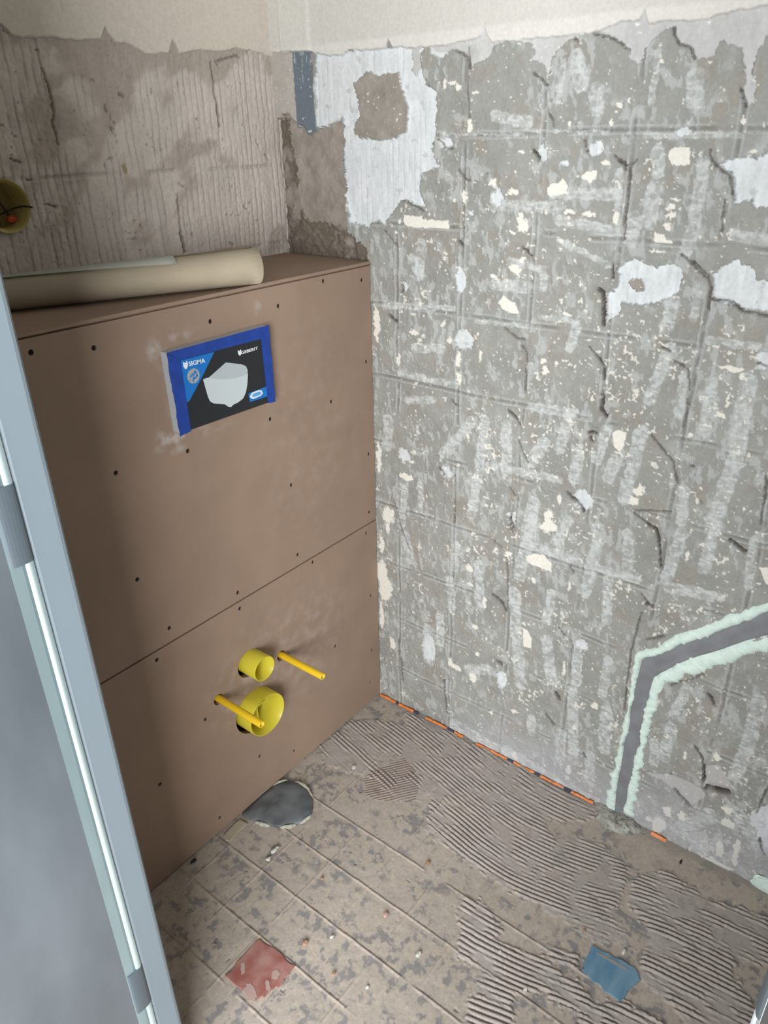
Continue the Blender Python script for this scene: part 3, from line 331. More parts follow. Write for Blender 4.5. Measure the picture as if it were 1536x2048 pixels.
keep = np.hypot(X - JX, Z - JZ) > JR
wb = B_.mesh('wall_back', lambda a, b, h: np.stack([a, .24 - h, b], -1), wall_m, keep=keep); tag(wb, kind='structure')

# ================================================================== FLOOR
xf = np.concatenate([np.linspace(-1.13, -.91, 6), np.arange(-.90, .02, .0015)])
yf = np.concatenate([np.linspace(-1.62, -1.11, 10), np.arange(-1.10, .03, .0015), np.linspace(.04, .26, 6)])
F = Surf(xf, yf, lin('b2a79c')); X, Y = F.A, F.B
n1 = fbm(X, Y, .12, 1); n2 = fbm(X, Y, .016, 2)
F.c *= (1 + .12 * (n1 - .5) + .10 * (n2 - .5))[..., None]
bl = sst(fbm(X, Y, .014, 3, 5) + .12 * (fbm(X, Y, .04, 2) - .5), .515, .61); bl2 = sst(fbm(X * 1.0, Y, .011, 6, 3), .60, .66)
amt = sst(fbm(X, Y, .07, 5), .30, .50)
F.c = F.c * (1 - .68 * (bl * amt)[..., None]) + lin('75767a') * .68 * (bl * amt)[..., None]
F.c = F.c * (1 - .5 * bl2[..., None]) + lin('bbb09f') * .5 * bl2[..., None]
F.h = .0025 * (n1 - .5) + .0012 * (n2 - .5)
for c in (-.765, -.667, -.568, -.468, -.368):
    d = X - c - .0012 * (fbm(Y, X * 0 + c, .03, 2) - .5) * 2
    on = sst(fbm(Y, X * 0 + c * 5, .08, 1), .22, .38) * ((X < -.36) | (Y < -.1)); m = sst(-abs(d), -.0028, -.0008) * on
    F.c = F.c * (1 - .75 * m[..., None]) + lin('b5a498') * .64 * m[..., None]; F.h += .0016 * m; sd = sst(-abs(d - .0032), -.002, -.0004) * on; F.c *= (1 - .2 * sd)[..., None]
for k in range(-1, 11):
    c = -.235 - .0972 * k + .0972
    d = Y - c; on = sst(fbm(X, Y * 0 + c * 7, .05, 3), .4, .55); m = sst(-abs(d), -.0028, -.001) * on
    F.c = F.c * (1 - .55 * m[..., None]) + lin('b3a396') * .55 * m[..., None]; F.h += .0008 * m
# combed tile adhesive
rm = np.zeros_like(X)
for i, P in enumerate(RIDGE):
    sl, m = F.poly(P, .010, i); rm[sl] = np.maximum(rm[sl], m)
for _ in range(2):
    rm[1:-1, 1:-1] = (rm[1:-1, 1:-1] * 2 + rm[:-2, 1:-1] + rm[2:, 1:-1] + rm[1:-1, :-2] + rm[1:-1, 2:]) / 6
ang = .20 * sst(Y, -.75, -.25) + .55 * sst(-abs(Y + .12), -.06, 0) * sst(X, -.42, -.1) * 0 - .13
ph = X - np.where(Y > -.8, (Y + .5), -.3) * 0
cur = X + .13 * (-(Y + .5)) * 0
cx = X - (.20 * (Y + .45) * sst(Y, -.85, -.2) - .13 * (Y + .45) * sst(-Y, .4, .75)) + .014 * (fbm(X, Y * .6, .2, 4, 2) - .5) * 2 + .0022 * (fbm(X, Y, .06, 2, 2) - .5) * 2
saw = (cx / .0098) % 1
near = sst(-Y, .55, .8)
prof = np.clip(np.sin(2 * np.pi * saw) * 1.5 + .55, -1, 1)
brk = sst(fbm(X * 1.5, Y * .5, .03, 6), .32, .50) * sst(fbm(X, Y, .05, 3), .28, .42)
hgt = (.0017 + .0010 * near) * prof * rm * brk
base = F.c.copy()
RC = lin('b0a8a2') * (1 + .14 * (fbm(X, Y, .05, 3) - .5))[..., None]
rk = rm * (.60 + .4 * sst(fbm(X, Y, .03, 5), .35, .6)); F.c = F.c * (1 - rk[..., None]) + RC * rk[..., None]
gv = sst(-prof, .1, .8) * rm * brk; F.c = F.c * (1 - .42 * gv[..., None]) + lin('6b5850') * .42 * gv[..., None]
F.h += hgt + .0012 * rm
sl, m = F.poly(RTRANS, .004); A, Bq = X[sl], Y[sl]; pr = np.sin(2 * np.pi * (A * .75 + Bq) / .0085)
F.h[sl] += .0012 * m * pr; F.c[sl] = F.c[sl] * (1 - .5 * m[..., None]) + lin('8f7d75') * .5 * m[..., None]
# smooth dusty mortar along the wall and under the chase
al = sst(X + .03 * (fbm(X, Y, .05, 1) - .5), -.03, -.012); F.c = F.c * (1 - .7 * al[..., None]) + lin('958f87') * .7 * al[..., None]
pits = sst(vn(X, Y, .006, 2) * .72 + .28 * fbm(X, Y, .04, 6), .83, .9); F.h -= .0015 * pits; F.c *= (1 - .3 * pits)[..., None]
fl = F.mesh('floor', lambda a, b, h: np.stack([a, b, h - .0012], -1), floor_m); tag(fl, kind='structure')

# ================================================================== rest of the shell
white_wall = mat('plain_plaster', lin('d3cfc6'), .85, bump=.2, bscale=60)
tag(obj('ceiling', box(-1.13, .02, -1.62, .26, 2.42, 2.5), white_wall), kind='structure')
WX0, WX1 = -1.13, -.882; YA, YB = -.304, -.983
bm = box(WX0, WX1, YA + .002, .26, 0, 2.42); tag(obj('wall_left', bm, white_wall), kind='structure')
bm = box(WX0, WX1, -1.62, YB - .002, 0, 2.42); add_box(bm, WX0, WX1, YB - .002, YA + .002, 2.06, 2.42)
tag(obj('wall_left', bm, white_wall), kind='structure')
tag(obj('wall_front', box(WX1, .02, -1.70, -1.62, 0, 2.42), white_wall), kind='structure')
hall = mat('hall_screed', lin('a8a49c'), .9, var=.1, vscale=12, bump=.3, bscale=90)
tag(obj('floor', box(-4.2, -1.128, -3.6, .8, -.06, -.002), hall), kind='structure')

# door lining, seen very close on the left, and its twin on the right
lin_m = mat('galvanised_sheet', lin('838b93'), .35, metal=.45, var=.16, vscale=9, aniso=(1, 1, .35), bump=.05, bscale=30)  # cloudy reflections painted in as stretched colour variation
face_m = mat('grey_lacquer', lin('828e96'), .38, spec=.5, var=.02, vscale=5, bump=.02, bscale=20)
bead_m = mat('bright_bead', lin('d3e6ea'), .2, metal=.55)
teal_m = mat('zinc_groove', lin('9fb4b8'), .3, metal=.5, var=.08, vscale=25, aniso=(1, 1, .2))
pad_m = mat('dark_grey', lin('59636a'), .5)
lit_lac = mat('lit_lacquer', lin('eef3f6'), .4)  # right jamb's lacquer whitened, painting in light that misses it
def jamb(door, yf, s, face_m=face_m, bead_m=bead_m, teal_m=teal_m):
    """one upright; s=+1: the wall lies towards +y"""
    def P(pts, z0=0, z1=2.05): return prism(pts, z0, z1, XY)
    Y = lambda d: yf + s * d
    pr = [(-.886, Y(0)), (-.8825, Y(.0008)), (-.8795, Y(.004)), (-.8785, Y(.01)), (-.8785, Y(.05)), (-.881, Y(.05)), (-.8815, Y(.012)), (-.916, Y(.008)), (-.917, Y(.0015)), (-.914, Y(0))]
    obj('jamb_face', P(pr), face_m, door, True and False)
    n = 10
    bd = [(-.9222 + .0048 * math.cos(math.pi * k / n), Y(.0015 - .0036 * math.sin(math.pi * k / n))) for k in range(n + 1)] + [(-.9270, Y(.006)), (-.9174, Y(.006))]
    b = obj('bead', P(bd), bead_m, door, False)
    for z in (.26, .995):
        q = [(-.9290 + .0118 * math.cos(math.pi * k / n), Y(.0018 - .0046 * math.sin(math.pi * k / n) ** .5)) for k in range(n + 1)] + [(-.9408, Y(.006)), (-.9172, Y(.006))]
        obj('dark_pad', P(q, z - .042, z + .042), pad_m, door)  # short dark pieces across the bead and groove
    obj('groove', P([(-.9272, Y(.0004)), (-.9300, Y(-.0002)), (-.9420, Y(.0007)), (-.9420, Y(.008)), (-.9272, Y(.008))]), teal_m, door)
    obj('lining', P([(-.9422, Y(.0009)), (-1.134, Y(.0009)), (-1.136, Y(.002)), (-1.136, Y(.05)), (-1.133, Y(.05)), (-1.133, Y(.0045)), (-.9422, Y(.0045))]), lin_m, door)
door = empty('door_1', (-.95, -.64, 0)); tag(door, 'grey metal door frame close up at the left edge', None, kind='structure')
jamb(door, YA, 1); jamb(door, YB, -1, lit_lac, lit_lac, lit_lac)
bm = bmesh.new(); add_box(bm, -1.136, -.8785, YB - .05, YA + .05, 2.05, 2.058); obj('head', bm, face_m, door)

# ================================================================== CISTERN BOXING
board = mat('fibre_board', lin('9b8473'), .8, var=.05, vscale=9, bump=.10, bscale=500, spec=.25)
nt = board.node_tree; bs = nt.nodes['Principled BSDF']
def dust(node_tree, pts):
    """fine white plaster dust rubbed into the board round the given spots"""
    nt = node_tree; b = nt.nodes['Principled BSDF']; src = b.inputs['Base Color'].links[0].from_socket
    geo = nt.nodes.new('ShaderNodeTexCoord'); acc = None
    n = nt.nodes.new('ShaderNodeTexNoise'); n.inputs['Scale'].default_value = 38; n.inputs['Detail'].default_value = 6; nt.links.new(geo.outputs['Object'], n.inputs[0])
    for (x, y, z, rx, rz, k) in pts:
        mp = nt.nodes.new('ShaderNodeMapping'); mp.vector_type = 'POINT'; mp.inputs['Scale'].default_value = (1 / rx, 0.0, 1 / rz); mp.inputs['Location'].default_value = (-x / rx, 0, -z / rz)
        nt.links.new(geo.outputs['Object'], mp.inputs[0])
        ln = nt.nodes.new('ShaderNodeVectorMath'); ln.operation = 'LENGTH'; nt.links.new(mp.outputs[0], ln.inputs[0])
        mr = nt.nodes.new('ShaderNodeMapRange'); mr.inputs[1].default_value = 1; mr.inputs[2].default_value = .2; mr.inputs[3].default_value = 0; mr.inputs[4].default_value = k; nt.links.new(ln.outputs['Value'], mr.inputs[0])
        if acc is None: acc = mr.outputs[0]
        else:
            a = nt.nodes.new('ShaderNodeMath'); a.operation = 'MAXIMUM'; nt.links.new(acc, a.inputs[0]); nt.links.new(mr.outputs[0], a.inputs[1]); acc = a.outputs[0]
    nr = nt.nodes.new('ShaderNodeMapRange'); nr.inputs[1].default_value = .45; nr.inputs[2].default_value = .68; nt.links.new(n.outputs[0], nr.inputs[0])
    mu = nt.nodes.new('ShaderNodeMath'); mu.operation = 'MULTIPLY'; nt.links.new(acc, mu.inputs[0]); nt.links.new(nr.outputs[0], mu.inputs[1])
    mx = nt.nodes.new('ShaderNodeMix'); mx.data_type = 'RGBA'; nt.links.new(mu.outputs[0], mx.inputs[0]); nt.links.new(src, mx.inputs[6]); mx.inputs[7].default_value = (*lin('c3bcb8'), 1)
    nt.links.new(mx.outputs[2], b.inputs['Base Color'])
dust(nt, [(-.515, 0, 1.03, .04, .035, 1.), (-.52, 0, .89, .05, .035, 1.2), (-.49, 0, 1.045, .06, .02, .6), (-.31, 0, 1.05, .02, .035, .6), (-.44, 0, .31, .13, .13, .35), (-.50, 0, .95, .03, .09, .4), (-.30, 0, .33, .25, .2, .25), (-.2, 0, .8, .2, .35, .12), (-.45, 0, .885, .09, .02, .35)])
edge_m = mat('board_edge', lin('7c6656'), .9, bump=.2)
screw_m = mat('black_screw', lin('2b2724'), .5, metal=.4)
cis = empty('cistern_boxing', (-.44, .0, 0))
tag(cis, 'brown fibreboard boxing for the hidden toilet cistern, standing in the corner beside the stripped wall', 'boxing')
XL, XR, SZ = -.879, -.0035, .5214
pipe_h = [(-.4245, .367, .0305, .0305, 40), (-.4255, .244, .0515, .0525, 48), (-.337, .332, .0115, .0125, 24), (-.511, .3325, .0115, .0125, 24)]
def screws(board_o, pts, yh=.0035):
    for (x, z) in pts:
        bm = bmesh.new(); lathe_y(bm, x, z, [(0, yh), (.0010, yh), (.0014, yh - .0008), (.0036, yh - .0012), (.0038, yh - .0004), (.0016, yh + .003), (.0014, yh + .02), (0, yh + .021)], 12)
        obj('screw', bm, screw_m, board_o)
up = obj('upper_board', plate_holes(XL, XR, SZ + .0018, 1.0915, [(x, z, .0042, .0042, 12) for x, z in SCREW_UP if x > XL + .01 and x < XR - .006], 0, .0125), board, cis)
screws(up, [q for q in SCREW_UP if q[0] < XR - .006])
lo_ = obj('lower_board', plate_holes(XL, XR, .004, SZ - .0018, [(x, z, .0042, .0042, 12) for x, z in SCREW_LO if x < XR - .006] + pipe_h, 0, .0125), board, cis)
screws(lo_, [q for q in SCREW_LO if q[0] < XR - .006])
tp = bmesh.new(); add_box(tp, XL, -.001, .0002, .236, 1.0942, 1.0998, bev=.0006)
top = obj('top_board', tp, board, cis)
st_m = mat('zinc_stud', lin('8a8f92'), .4, metal=.8)
bm = bmesh.new()
for x in (XL + .02, -.60, -.24, -.03): add_box(bm, x - .02, x + .02, .0135, .05, .004, 1.085)
obj('stud_frame', bm, st_m, cis)
obj('joint_strip', box(XL, XR, .0035, .0120, SZ - .0017, SZ + .0017), edge_m, cis); obj('joint_strip', box(XL, XR, .0035, .0125, 1.0918, 1.0940), edge_m, cis)

# ---- flush plate cover in its taped sleeve
CY = -.018
cov = empty('flush_plate_cover', (-.41, 0, .89))
tag(cov, 'boxed flush plate cover edged with blue tape, printed with a white toilet on black', 'cover')
side_m = mat('white_card', lin('aeb2b6'), .6, bump=.1); black_m = mat('black_print', lin('25282b'), .45, spec=.4)
blue_m = mat('blue_tape', lin('1a3f96'), .55, var=.14, vscale=60, bump=.15, bscale=90); sky_m = mat('sky_print', lin('0d72c4'), .45)
wprint = mat('white_print', lin('e6eaec'), .5); grey_print = mat('grey_print', lin('b4bcc0'), .5); bowl_m = mat('bowl_print', lin('c8d0d3'), .45)
O = [Vector(q) for q in CARD['outer']]
cx_, cz_ = sum(q[0] for q in CARD['outer']) / 4, sum(q[1] for q in CARD['outer']) / 4
inset = [(cx_ + (q[0] - cx_) * .985, cz_ + (q[1] - cz_) * .985) for q in CARD['outer']]
obj('sleeve', prism(inset, -.0004, CY + .0012, XZ), side_m, cov)
obj('printed_face', prism(inset, CY + .001, CY, XZ), black_m, cov)
def lerp(a, b, t): return (a[0] + (b[0] - a[0]) * t, a[1] + (b[1] - a[1]) * t)
TL, TR, BR, BL = CARD['outer']; tl, tr, br, bl_ = CARD['inner']
def ragged(a, b, amp, n=16): return [(lerp(a, b, k / n)[0] + rnd.uniform(-amp, amp), lerp(a, b, k / n)[1] + rnd.uniform(-amp, amp)) for k in range(n + 1)]
def ext(a, b, d):
    v = Vector((b[0] - a[0], b[1] - a[1])); v.normalize(); return (b[0] + v.x * d, b[1] + v.y * d)
tbl, tbr = ext(TL, BL, .003), ext(TR, BR, .002)
ibl, ibr = ext(tl, bl_, .004), (br[0], br[1] - .002)
for nm, outl in (('tape', ragged(TL, tbl, .0012) + ragged(tbl, ibl, .0008, 5)[1:] + [ibl, tl]),
                 ('tape', [TL, TR, tr, tl]),
                 ('tape', [TR] + ragged(TR, tbr, .0005)[1:] + ragged(tbr, ibr, .0012, 6)[1:] + [tr])):
    yy = CY - (.0006 if outl[0] != TL or len(outl) > 4 else .0003)
    obj(nm, prism(outl, CY - .00005, yy, XZ), blue_m, cov)
card = lambda nm, k, m, d=.0004, P=None: obj(nm, prism(P or CARD[k], CY - .00005 - d * .4, CY - d, XZ), m, cov)
card('blue_panel', 'tri', sky_m, .0002)
card('toilet_picture', 'bowl', bowl_m, .0005); card('toilet_lid_picture', 'lid', grey_print, .0007)
card('badge_panel', 'pill_bg', sky_m, .0003); card('badge_outline', 'pill', wprint, .0005); card('badge_centre', 'pill_in', mat('badge_blue', lin('5fa6dd'), .5), .0007)
bx, bz = CARD['badge']; br_ = CARD['badge_r']
card('round_seal', None, mat('seal_grey', lin('9fa5a4'), .5, var=.25, vscale=300), .0005, [(bx + br_ * 1.0 * math.cos(t * .2618), bz + br_ * math.sin(t * .2618)) for t in range(24)])
bm = bmesh.new()
for dx, dz, a in ((-.004, .001, .7), (.002, .004, 1.1), (.004, -.003, .5), (-.001, -.005, 1.3), (.006, .002, 1.9)):
    L, W_ = .0042, .0011; c_, s_ = math.cos(a), math.sin(a)
    P = [(bx + dx + x * c_ - z * s_, bz + dz + x * s_ + z * c_) for x, z in ((-L, -W_), (L, -W_), (L, W_), (-L, W_))]
    t = prism(P, CY - .0006, CY - .0008, XZ); me = bpy.data.meshes.new('t'); t.to_mesh(me); bm.from_mesh(me); t.free()
obj('seal_mark', bm, sky_m, cov)
def text(s, spec, m):
    (x0, z0), (x1, z1), h = spec
    cu = bpy.data.curves.new('lettering', 'FONT'); cu.body = s; cu.size = 1; cu.extrude = .01; cu.offset = .018
    to = bpy.data.objects.new('lettering', cu); sc.collection.objects.link(to); bpy.context.view_layer.update()
    me = bpy.data.meshes.new_from_object(to.evaluated_get(bpy.context.evaluated_depsgraph_get())); bpy.data.objects.remove(to)
    v = np.array([q.co[:] for q in me.vertices]); mn, mxx = v.min(0), v.max(0); d = (v - mn) / (mxx - mn)
    new = np.stack([x0 + d[:, 0] * (x1 - x0), CY - .0004 - .0003 * d[:, 2], z0 + d[:, 0] * (z1 - z0) + d[:, 1] * h], -1)
    me.vertices.foreach_set('co', new.astype(np.float32).ravel()); me.materials.append(m)
    o = bpy.data.objects.new('lettering', me); sc.collection.objects.link(o); o.parent = cov; o.matrix_parent_inverse = Matrix.Translation(cov.location).inverted()
    return o
text('SIGMA', CARD['sig'], wprint); text('GEBERIT', CARD['geb'], wprint)
for (x, z), k in ((CARD['sh1'], 1.0), (CARD['sh2'], .8)):
    card('logo_mark', None, wprint, .0007, [(x - .004 * k, z + .006 * k), (x - .001 * k, z + .0035 * k), (x + .001 * k, z + .0035 * k), (x + .004 * k, z + .0062 * k), (x + .0045 * k, z - .001), (x + .002 * k, z - .006 * k), (x - .002 * k, z - .006 * k), (x - .0045 * k, z - .001)])

# ---- yellow protective sleeves
lemon = mat('lemon_plastic', lin('cbbb3c'), .35, trans=.35, spec=.4); amber = mat('amber_plastic', lin('e3b722'), .35, trans=.25, spec=.4)
deep = mat('dark_olive_plastic', lin('8c8a20'), .5)
def sleeve(name, x, z, r, y0, th, m, label, cat, group, n=48, floor_y=.03, inner=None, part='end_wall'):
    root = empty(name, (x, 0, z)); tag(root, label, cat, group)
    bm = lathe_y(bmesh.new(), x, z, [(r * 1.0, .026), (r * 1.0, 0), (r * .995, y0 + th * .4), (r - th * .4, y0), (r - th, y0 + th * .3), (r - th * 1.05, 0), (r - th * 1.1, .026)], n)
    obj('tube', bm, m, root, True)
    bm = lathe_y(bmesh.new(), x, z, [(r - th, floor_y), (r - th, floor_y + .002), (0, floor_y + .002)], n) ; lathe_y(bm, x, z, [(r - th, floor_y), (0, floor_y)], n)
    obj(part, bm, inner or m, root)
    return root
sleeve('pipe_sleeve', -.4206, .3708, .0272, -.042, .0016, lemon, 'smaller yellow plastic ring sticking out of the brown board, upper of the two rings', 'pipe cover', 'yellow sleeves in the boxing', inner=amber, floor_y=.012)
bg = sleeve('pipe_sleeve', -.4212, .2484, .0480, -.0365, .0018, lemon, 'larger yellow plastic ring sticking out of the brown board, lower of the two rings', 'pipe cover', 'yellow sleeves in the boxing', inner=deep, floor_y=.022)
bm = box(-.4225, -.4195, -.004, .021, .215, .285, bev=.0006); add_box(bm, -.452, -.392, .0, .021, .2465, .2495); obj('rib', bm, lemon, bg)
sleeve('bolt_sleeve', -.3357, .3333, .0072, -.120, .0022, amber, 'thin yellow tube over a bolt, sticking out to the right of the rings', 'bolt cover', 'yellow sleeves in the boxing', n=20, floor_y=-.100)
sleeve('bolt_sleeve', -.5096, .3344, .0072, -.1225, .0022, amber, 'thin yellow tube over a bolt, crossing in front of the larger ring', 'bolt cover', 'yellow sleeves in the boxing', n=20, floor_y=-.100)

# ---- rolled paper lying on top
paper = mat('cream_paper', lin('e0d3bb'), .6, var=.03, vscale=3, aniso=(6, 6, 1), bump=.03, bscale=8)
paper_w = mat('pale_paper', lin('e4e5dc'), .55)
roll = empty('paper_roll', (-.5, .09, 1.1)); tag(roll, 'loosely rolled cream paper lying across the top of the brown boxing', 'paper roll')
PA = Vector((-.309, -.003, 0)); PB = Vector((-.80, .206, 0))
def sheet(name, t0, t1, a0, a1, r0, r1, m, th=.0012, turns=40, lift=0, seg=24, a0b=None):
    ax = (PB - PA); side = Vector((-ax.y, ax.x, 0)).normalized()
    bm = bmesh.new(); V = []
    for i in range(seg + 1):
        t = t0 + (t1 - t0) * i / seg; c = PA + ax * t; ra = .0325 + (.0255 - .0325) * t * 1.3; row = []
        s0 = a0 if a0b is None else a0 + (a0b - a0) * i / seg
        for k in range(turns + 1):
            a = s0 + (a1 - s0) * k / turns; r = ra * (r0 + (r1 - r0) * k / turns) + lift
            p_ = c + side * (r * math.cos(a) * 1.08); row.append(bm.verts.new((p_.x, p_.y, 1.1005 + ra * .95 + r * math.sin(a) * .95)))
        V.append(row)
    for i in range(seg):
        for k in range(turns): bm.faces.new((V[i][k], V[i + 1][k], V[i + 1][k + 1], V[i][k + 1]))
    bmesh.ops.solidify(bm, geom=bm.faces[:], thickness=th)
    return obj(name, bm, m, roll, True)
sheet('outer_wrap', 0, 1, math.radians(95), math.radians(95 + 700), .99, .84, paper, turns=90)
sheet('loose_edge', .26, 1, math.radians(40), math.radians(106), 1.03, 1.03, paper_w, .0008, 12, .0006, a0b=math.radians(90))

# ---- junction box in the back wall
jb = empty('junction_box', (JX, .24, JZ)); tag(jb, 'round ochre electrical box sunk in the ribbed back wall, at the left edge', 'junction box')
jm = mat('ochre_plastic', lin('a39150'), .5, var=.12, vscale=60); om = mat('orange_connector', lin('d9572b'), .4); wm = mat('brown_wire', lin('4a3226'), .5); bkm = mat('black_wire', lin('1d1b1a'), .5)
obj('cup', lathe_y(bmesh.new(), JX, JZ, [(.0385, .232), (.0392, .2345), (.0375, .2365), (.0352, .238), (.0350, .282), (0, .282), (0, .280), (.0330, .280), (.0332, .2335), (.0385, .232)], 48), jm, jb, True)
def tube(pts, r, n=8):
    bm = bmesh.new(); pts = [Vector(p) for p in pts]; rings = []
    for i, p in enumerate(pts):
        d = (pts[min(i + 1, len(pts) - 1)] - pts[max(i - 1, 0)]).normalized(); a = d.cross(Vector((.3, .2, 1))).normalized(); b = d.cross(a)
        rings.append([bm.verts.new(p + (a * math.cos(2 * math.pi * k / n) + b * math.sin(2 * math.pi * k / n)) * r) for k in range(n)])
    for A, B2 in zip(rings[:-1], rings[1:]):
        for k in range(n): bm.faces.new((A[k], A[(k + 1) % n], B2[(k + 1) % n], B2[k]))
    bm.faces.new(rings[0][::-1]); bm.faces.new(rings[-1]); return bm
def curve(P, n=14):
    P = [Vector(p) for p in P]; out = []
    for i in range(len(P) - 1):
        p0, p1, p2, p3 = P[max(i - 1, 0)], P[i], P[i + 1], P[min(i + 2, len(P) - 1)]
        for k in range(n):
            t = k / n; out.append(.5 * ((2 * p1) + (p2 - p0) * t + (2 * p0 - 5 * p1 + 4 * p2 - p3) * t * t + (3 * p1 - p0 - 3 * p2 + p3) * t ** 3))
    return out + [P[-1]]
obj('wire', tube(curve([(JX - .02, .279, JZ + .02), (JX + .0, .262, JZ + .012), (JX + .01, .258, JZ - .006), (JX + .016, .262, JZ - .018)]), .0022), wm, jb, True)
obj('wire', tube(curve([(JX - .01, .279, JZ - .02), (JX + .006, .255, JZ - .010), (JX + .026, .238, JZ - .002), (JX + .040, .229, JZ - .004)]), .0015), bkm, jb, True)
obj('connector', box(JX + .010, JX + .024, .252, .262, JZ - .025, JZ - .015, bev=.002), om, jb)

# ================================================================== PIPE CHASE in the right wall
def resample(P, n):
    P = np.array(P); d = np.r_[0, np.cumsum(np.hypot(*np.diff(P, axis=0).T))]; t = np.linspace(0, d[-1], n)
    return np.stack([np.interp(t, d, P[:, 0]), np.interp(t, d, P[:, 1])], 1)
ch = empty('wall_chase', (0, -.67, 0)); tag(ch, 'grey filled pipe chase edged in mint green foam, bending up the right wall', 'pipe chase')
gm = mat('grey_fill', lin('7d7f82'), .75, var=.10, vscale=30, bump=.2, bscale=150); mint = mat('mint_foam', lin('d9ebe1'), .8, var=.05, vscale=90, bump=.5, bscale=260, bdist=.002)
def ribbon(A, B2, n, m_, hf, seed):
    A = resample(A, n); B2 = resample(B2, n); bm = bmesh.new(); rows = []
    for i in range(n):
        row = []
        for k in range(m_ + 1):
            t = k / m_; q = A[i] * (1 - t) + B2[i] * t; row.append((q[0], q[1], hf(i, t)))
        rows.append(row)
    V = [[bm.verts.new((-h, -u, z)) for u, z, h in row] for row in rows]
    for i in range(n - 1):
        for k in range(m_): bm.faces.new((V[i][k], V[i + 1][k], V[i + 1][k + 1], V[i][k + 1]))
    return bm
left = CHANP['gl'] + CHANP['gu'][1:]; right = CHANP['gr'] + CHANP['gd'][1:]
nf = 160
RA = resample(left, nf)
LA, RB = resample(left, nf), resample(right, nf)
def hfill(i, t): return .0022 + .0012 * math.sin(i * .21 + t * 3) - .0006 * math.cos(t * 9) + (0.0 if .04 < t < .96 else -.006)
obj('fill', ribbon(left, right, nf, 12, hfill, 1), gm, ch, True)
def foam(line, w_out, w_in, sgn, nm, seed):
    n = 800; P = resample(line, n); T = np.gradient(P, axis=0); T /= np.linalg.norm(T, axis=1)[:, None]
    for _ in range(40): T[1:-1] = (T[:-2] + T[1:-1] * 2 + T[2:]) / 4
    T /= np.linalg.norm(T, axis=1)[:, None]; Nn = np.stack([-T[:, 1], T[:, 0]], 1) * sgn
    s = np.arange(n) * 1.0; z_ = s * 0
    wo = np.interp(np.linspace(0, 1, n), *w_out) * (1 + .8 * (fbm(s, z_, 28, seed, 5) - .5) * 2); wi = w_in * (1 + 1.5 * (fbm(s, z_ + 3, 45, seed + 1, 4) - .5) * 2 + 1.0 * (vn(s, z_ + 1, 5.5, seed) - .5))
    bm = bmesh.new(); V = []; m_ = 10
    for i in range(n):
        row = []
        for k in range(m_ + 1):
            t = k / m_; off = wo[i] * (1 - t) - wi[i] * t; q = P[i] + Nn[i] * off
            hh = .0085 * math.sin(math.pi * min(max(t, .0), 1)) ** .55 * (.75 + .5 * float(fbm(np.array([s[i]]), np.array([t * 12.0]), 9, seed + 2, 3)[0])) - .0035
            row.append(bm.verts.new((-hh, -q[0], q[1])))
        V.append(row)
    for i in range(n - 1):
        for k in range(m_): bm.faces.new((V[i][k], V[i + 1][k], V[i + 1][k + 1], V[i][k + 1]))
    return obj(nm, bm, mint, ch, True)
foam(left, ([0, .1, .3, .45, .55, 1], [.020, .017, .009, .010, .017, .018]), .0045, 1, 'foam_edge', 1)
foam(right, ([0, .1, .25, .45, .55, .75, 1], [.020, .017, .015, .018, .022, .027, .024]), .0045, -1, 'foam_edge', 4)
def lump(name, x, y, z, rx, ry, rz, m, seed, par=None, amp=.35, sub=3):
    bm = bmesh.new(); bmesh.ops.create_icosphere(bm, subdivisions=sub, radius=1); r_ = random.Random(seed); off = r_.uniform(0, 50)
    for v in bm.verts:
        c = v.co; k = 1 + amp * (float(fbm(np.array([c.x * 2 + off]), np.array([c.y * 2 + c.z * 1.7 + off]), .9, seed % 8, 3)[0]) - .5) * 2
        v.co = Vector((x + c.x * rx * k, y + c.y * ry * k, z + c.z * rz * k))
    return obj(name, bm, m, par, False)
g2 = lump('foam_blob', -.003, -.954, .012, .008, .028, .022, mint, 5, None); tag(g2, 'small mint green foam lump at the wall foot, right edge of the picture', 'foam')
# crumbled mortar at the foot of the chase
rub = mat('crumbled_mortar', lin('9f9c93'), .95, col2=lin('b4b8ac'), vscale=120, bump=.6, bscale=160, bdist=.003)
xs = np.arange(-.075, .001, .0018); ys = np.arange(-.735, -.575, .0018)
M = Surf(xs, ys, lin('a39f97')); A, B2 = M.A, M.B
env = sst(-np.hypot((A + .01) / .052, (B2 + .655) / .062) + .35 * (fbm(A, B2, .02, 3) - .5), -1.0, -.45)
M.h = env * (.004 + .011 * fbm(A, B2, .012, 2, 4)) - .0035
gsp = sst(fbm(A, B2, .008, 5, 3), .52, .66); M.c = M.c * (1 - .6 * gsp[..., None]) + lin('bfc4ba') * .6 * gsp[..., None]
dk_ = sst(fbm(A, B2, .006, 1, 3), .58, .7); M.c *= (1 - .45 * dk_)[..., None]
rb = M.mesh('mortar_rubble', lambda a, b, h: np.stack([a, b, h], -1), floor_m, keep=M.h > -.0032)
tag(rb, 'crumbled grey mortar heaped on the floor under the pipe chase', 'rubble', kind='stuff')

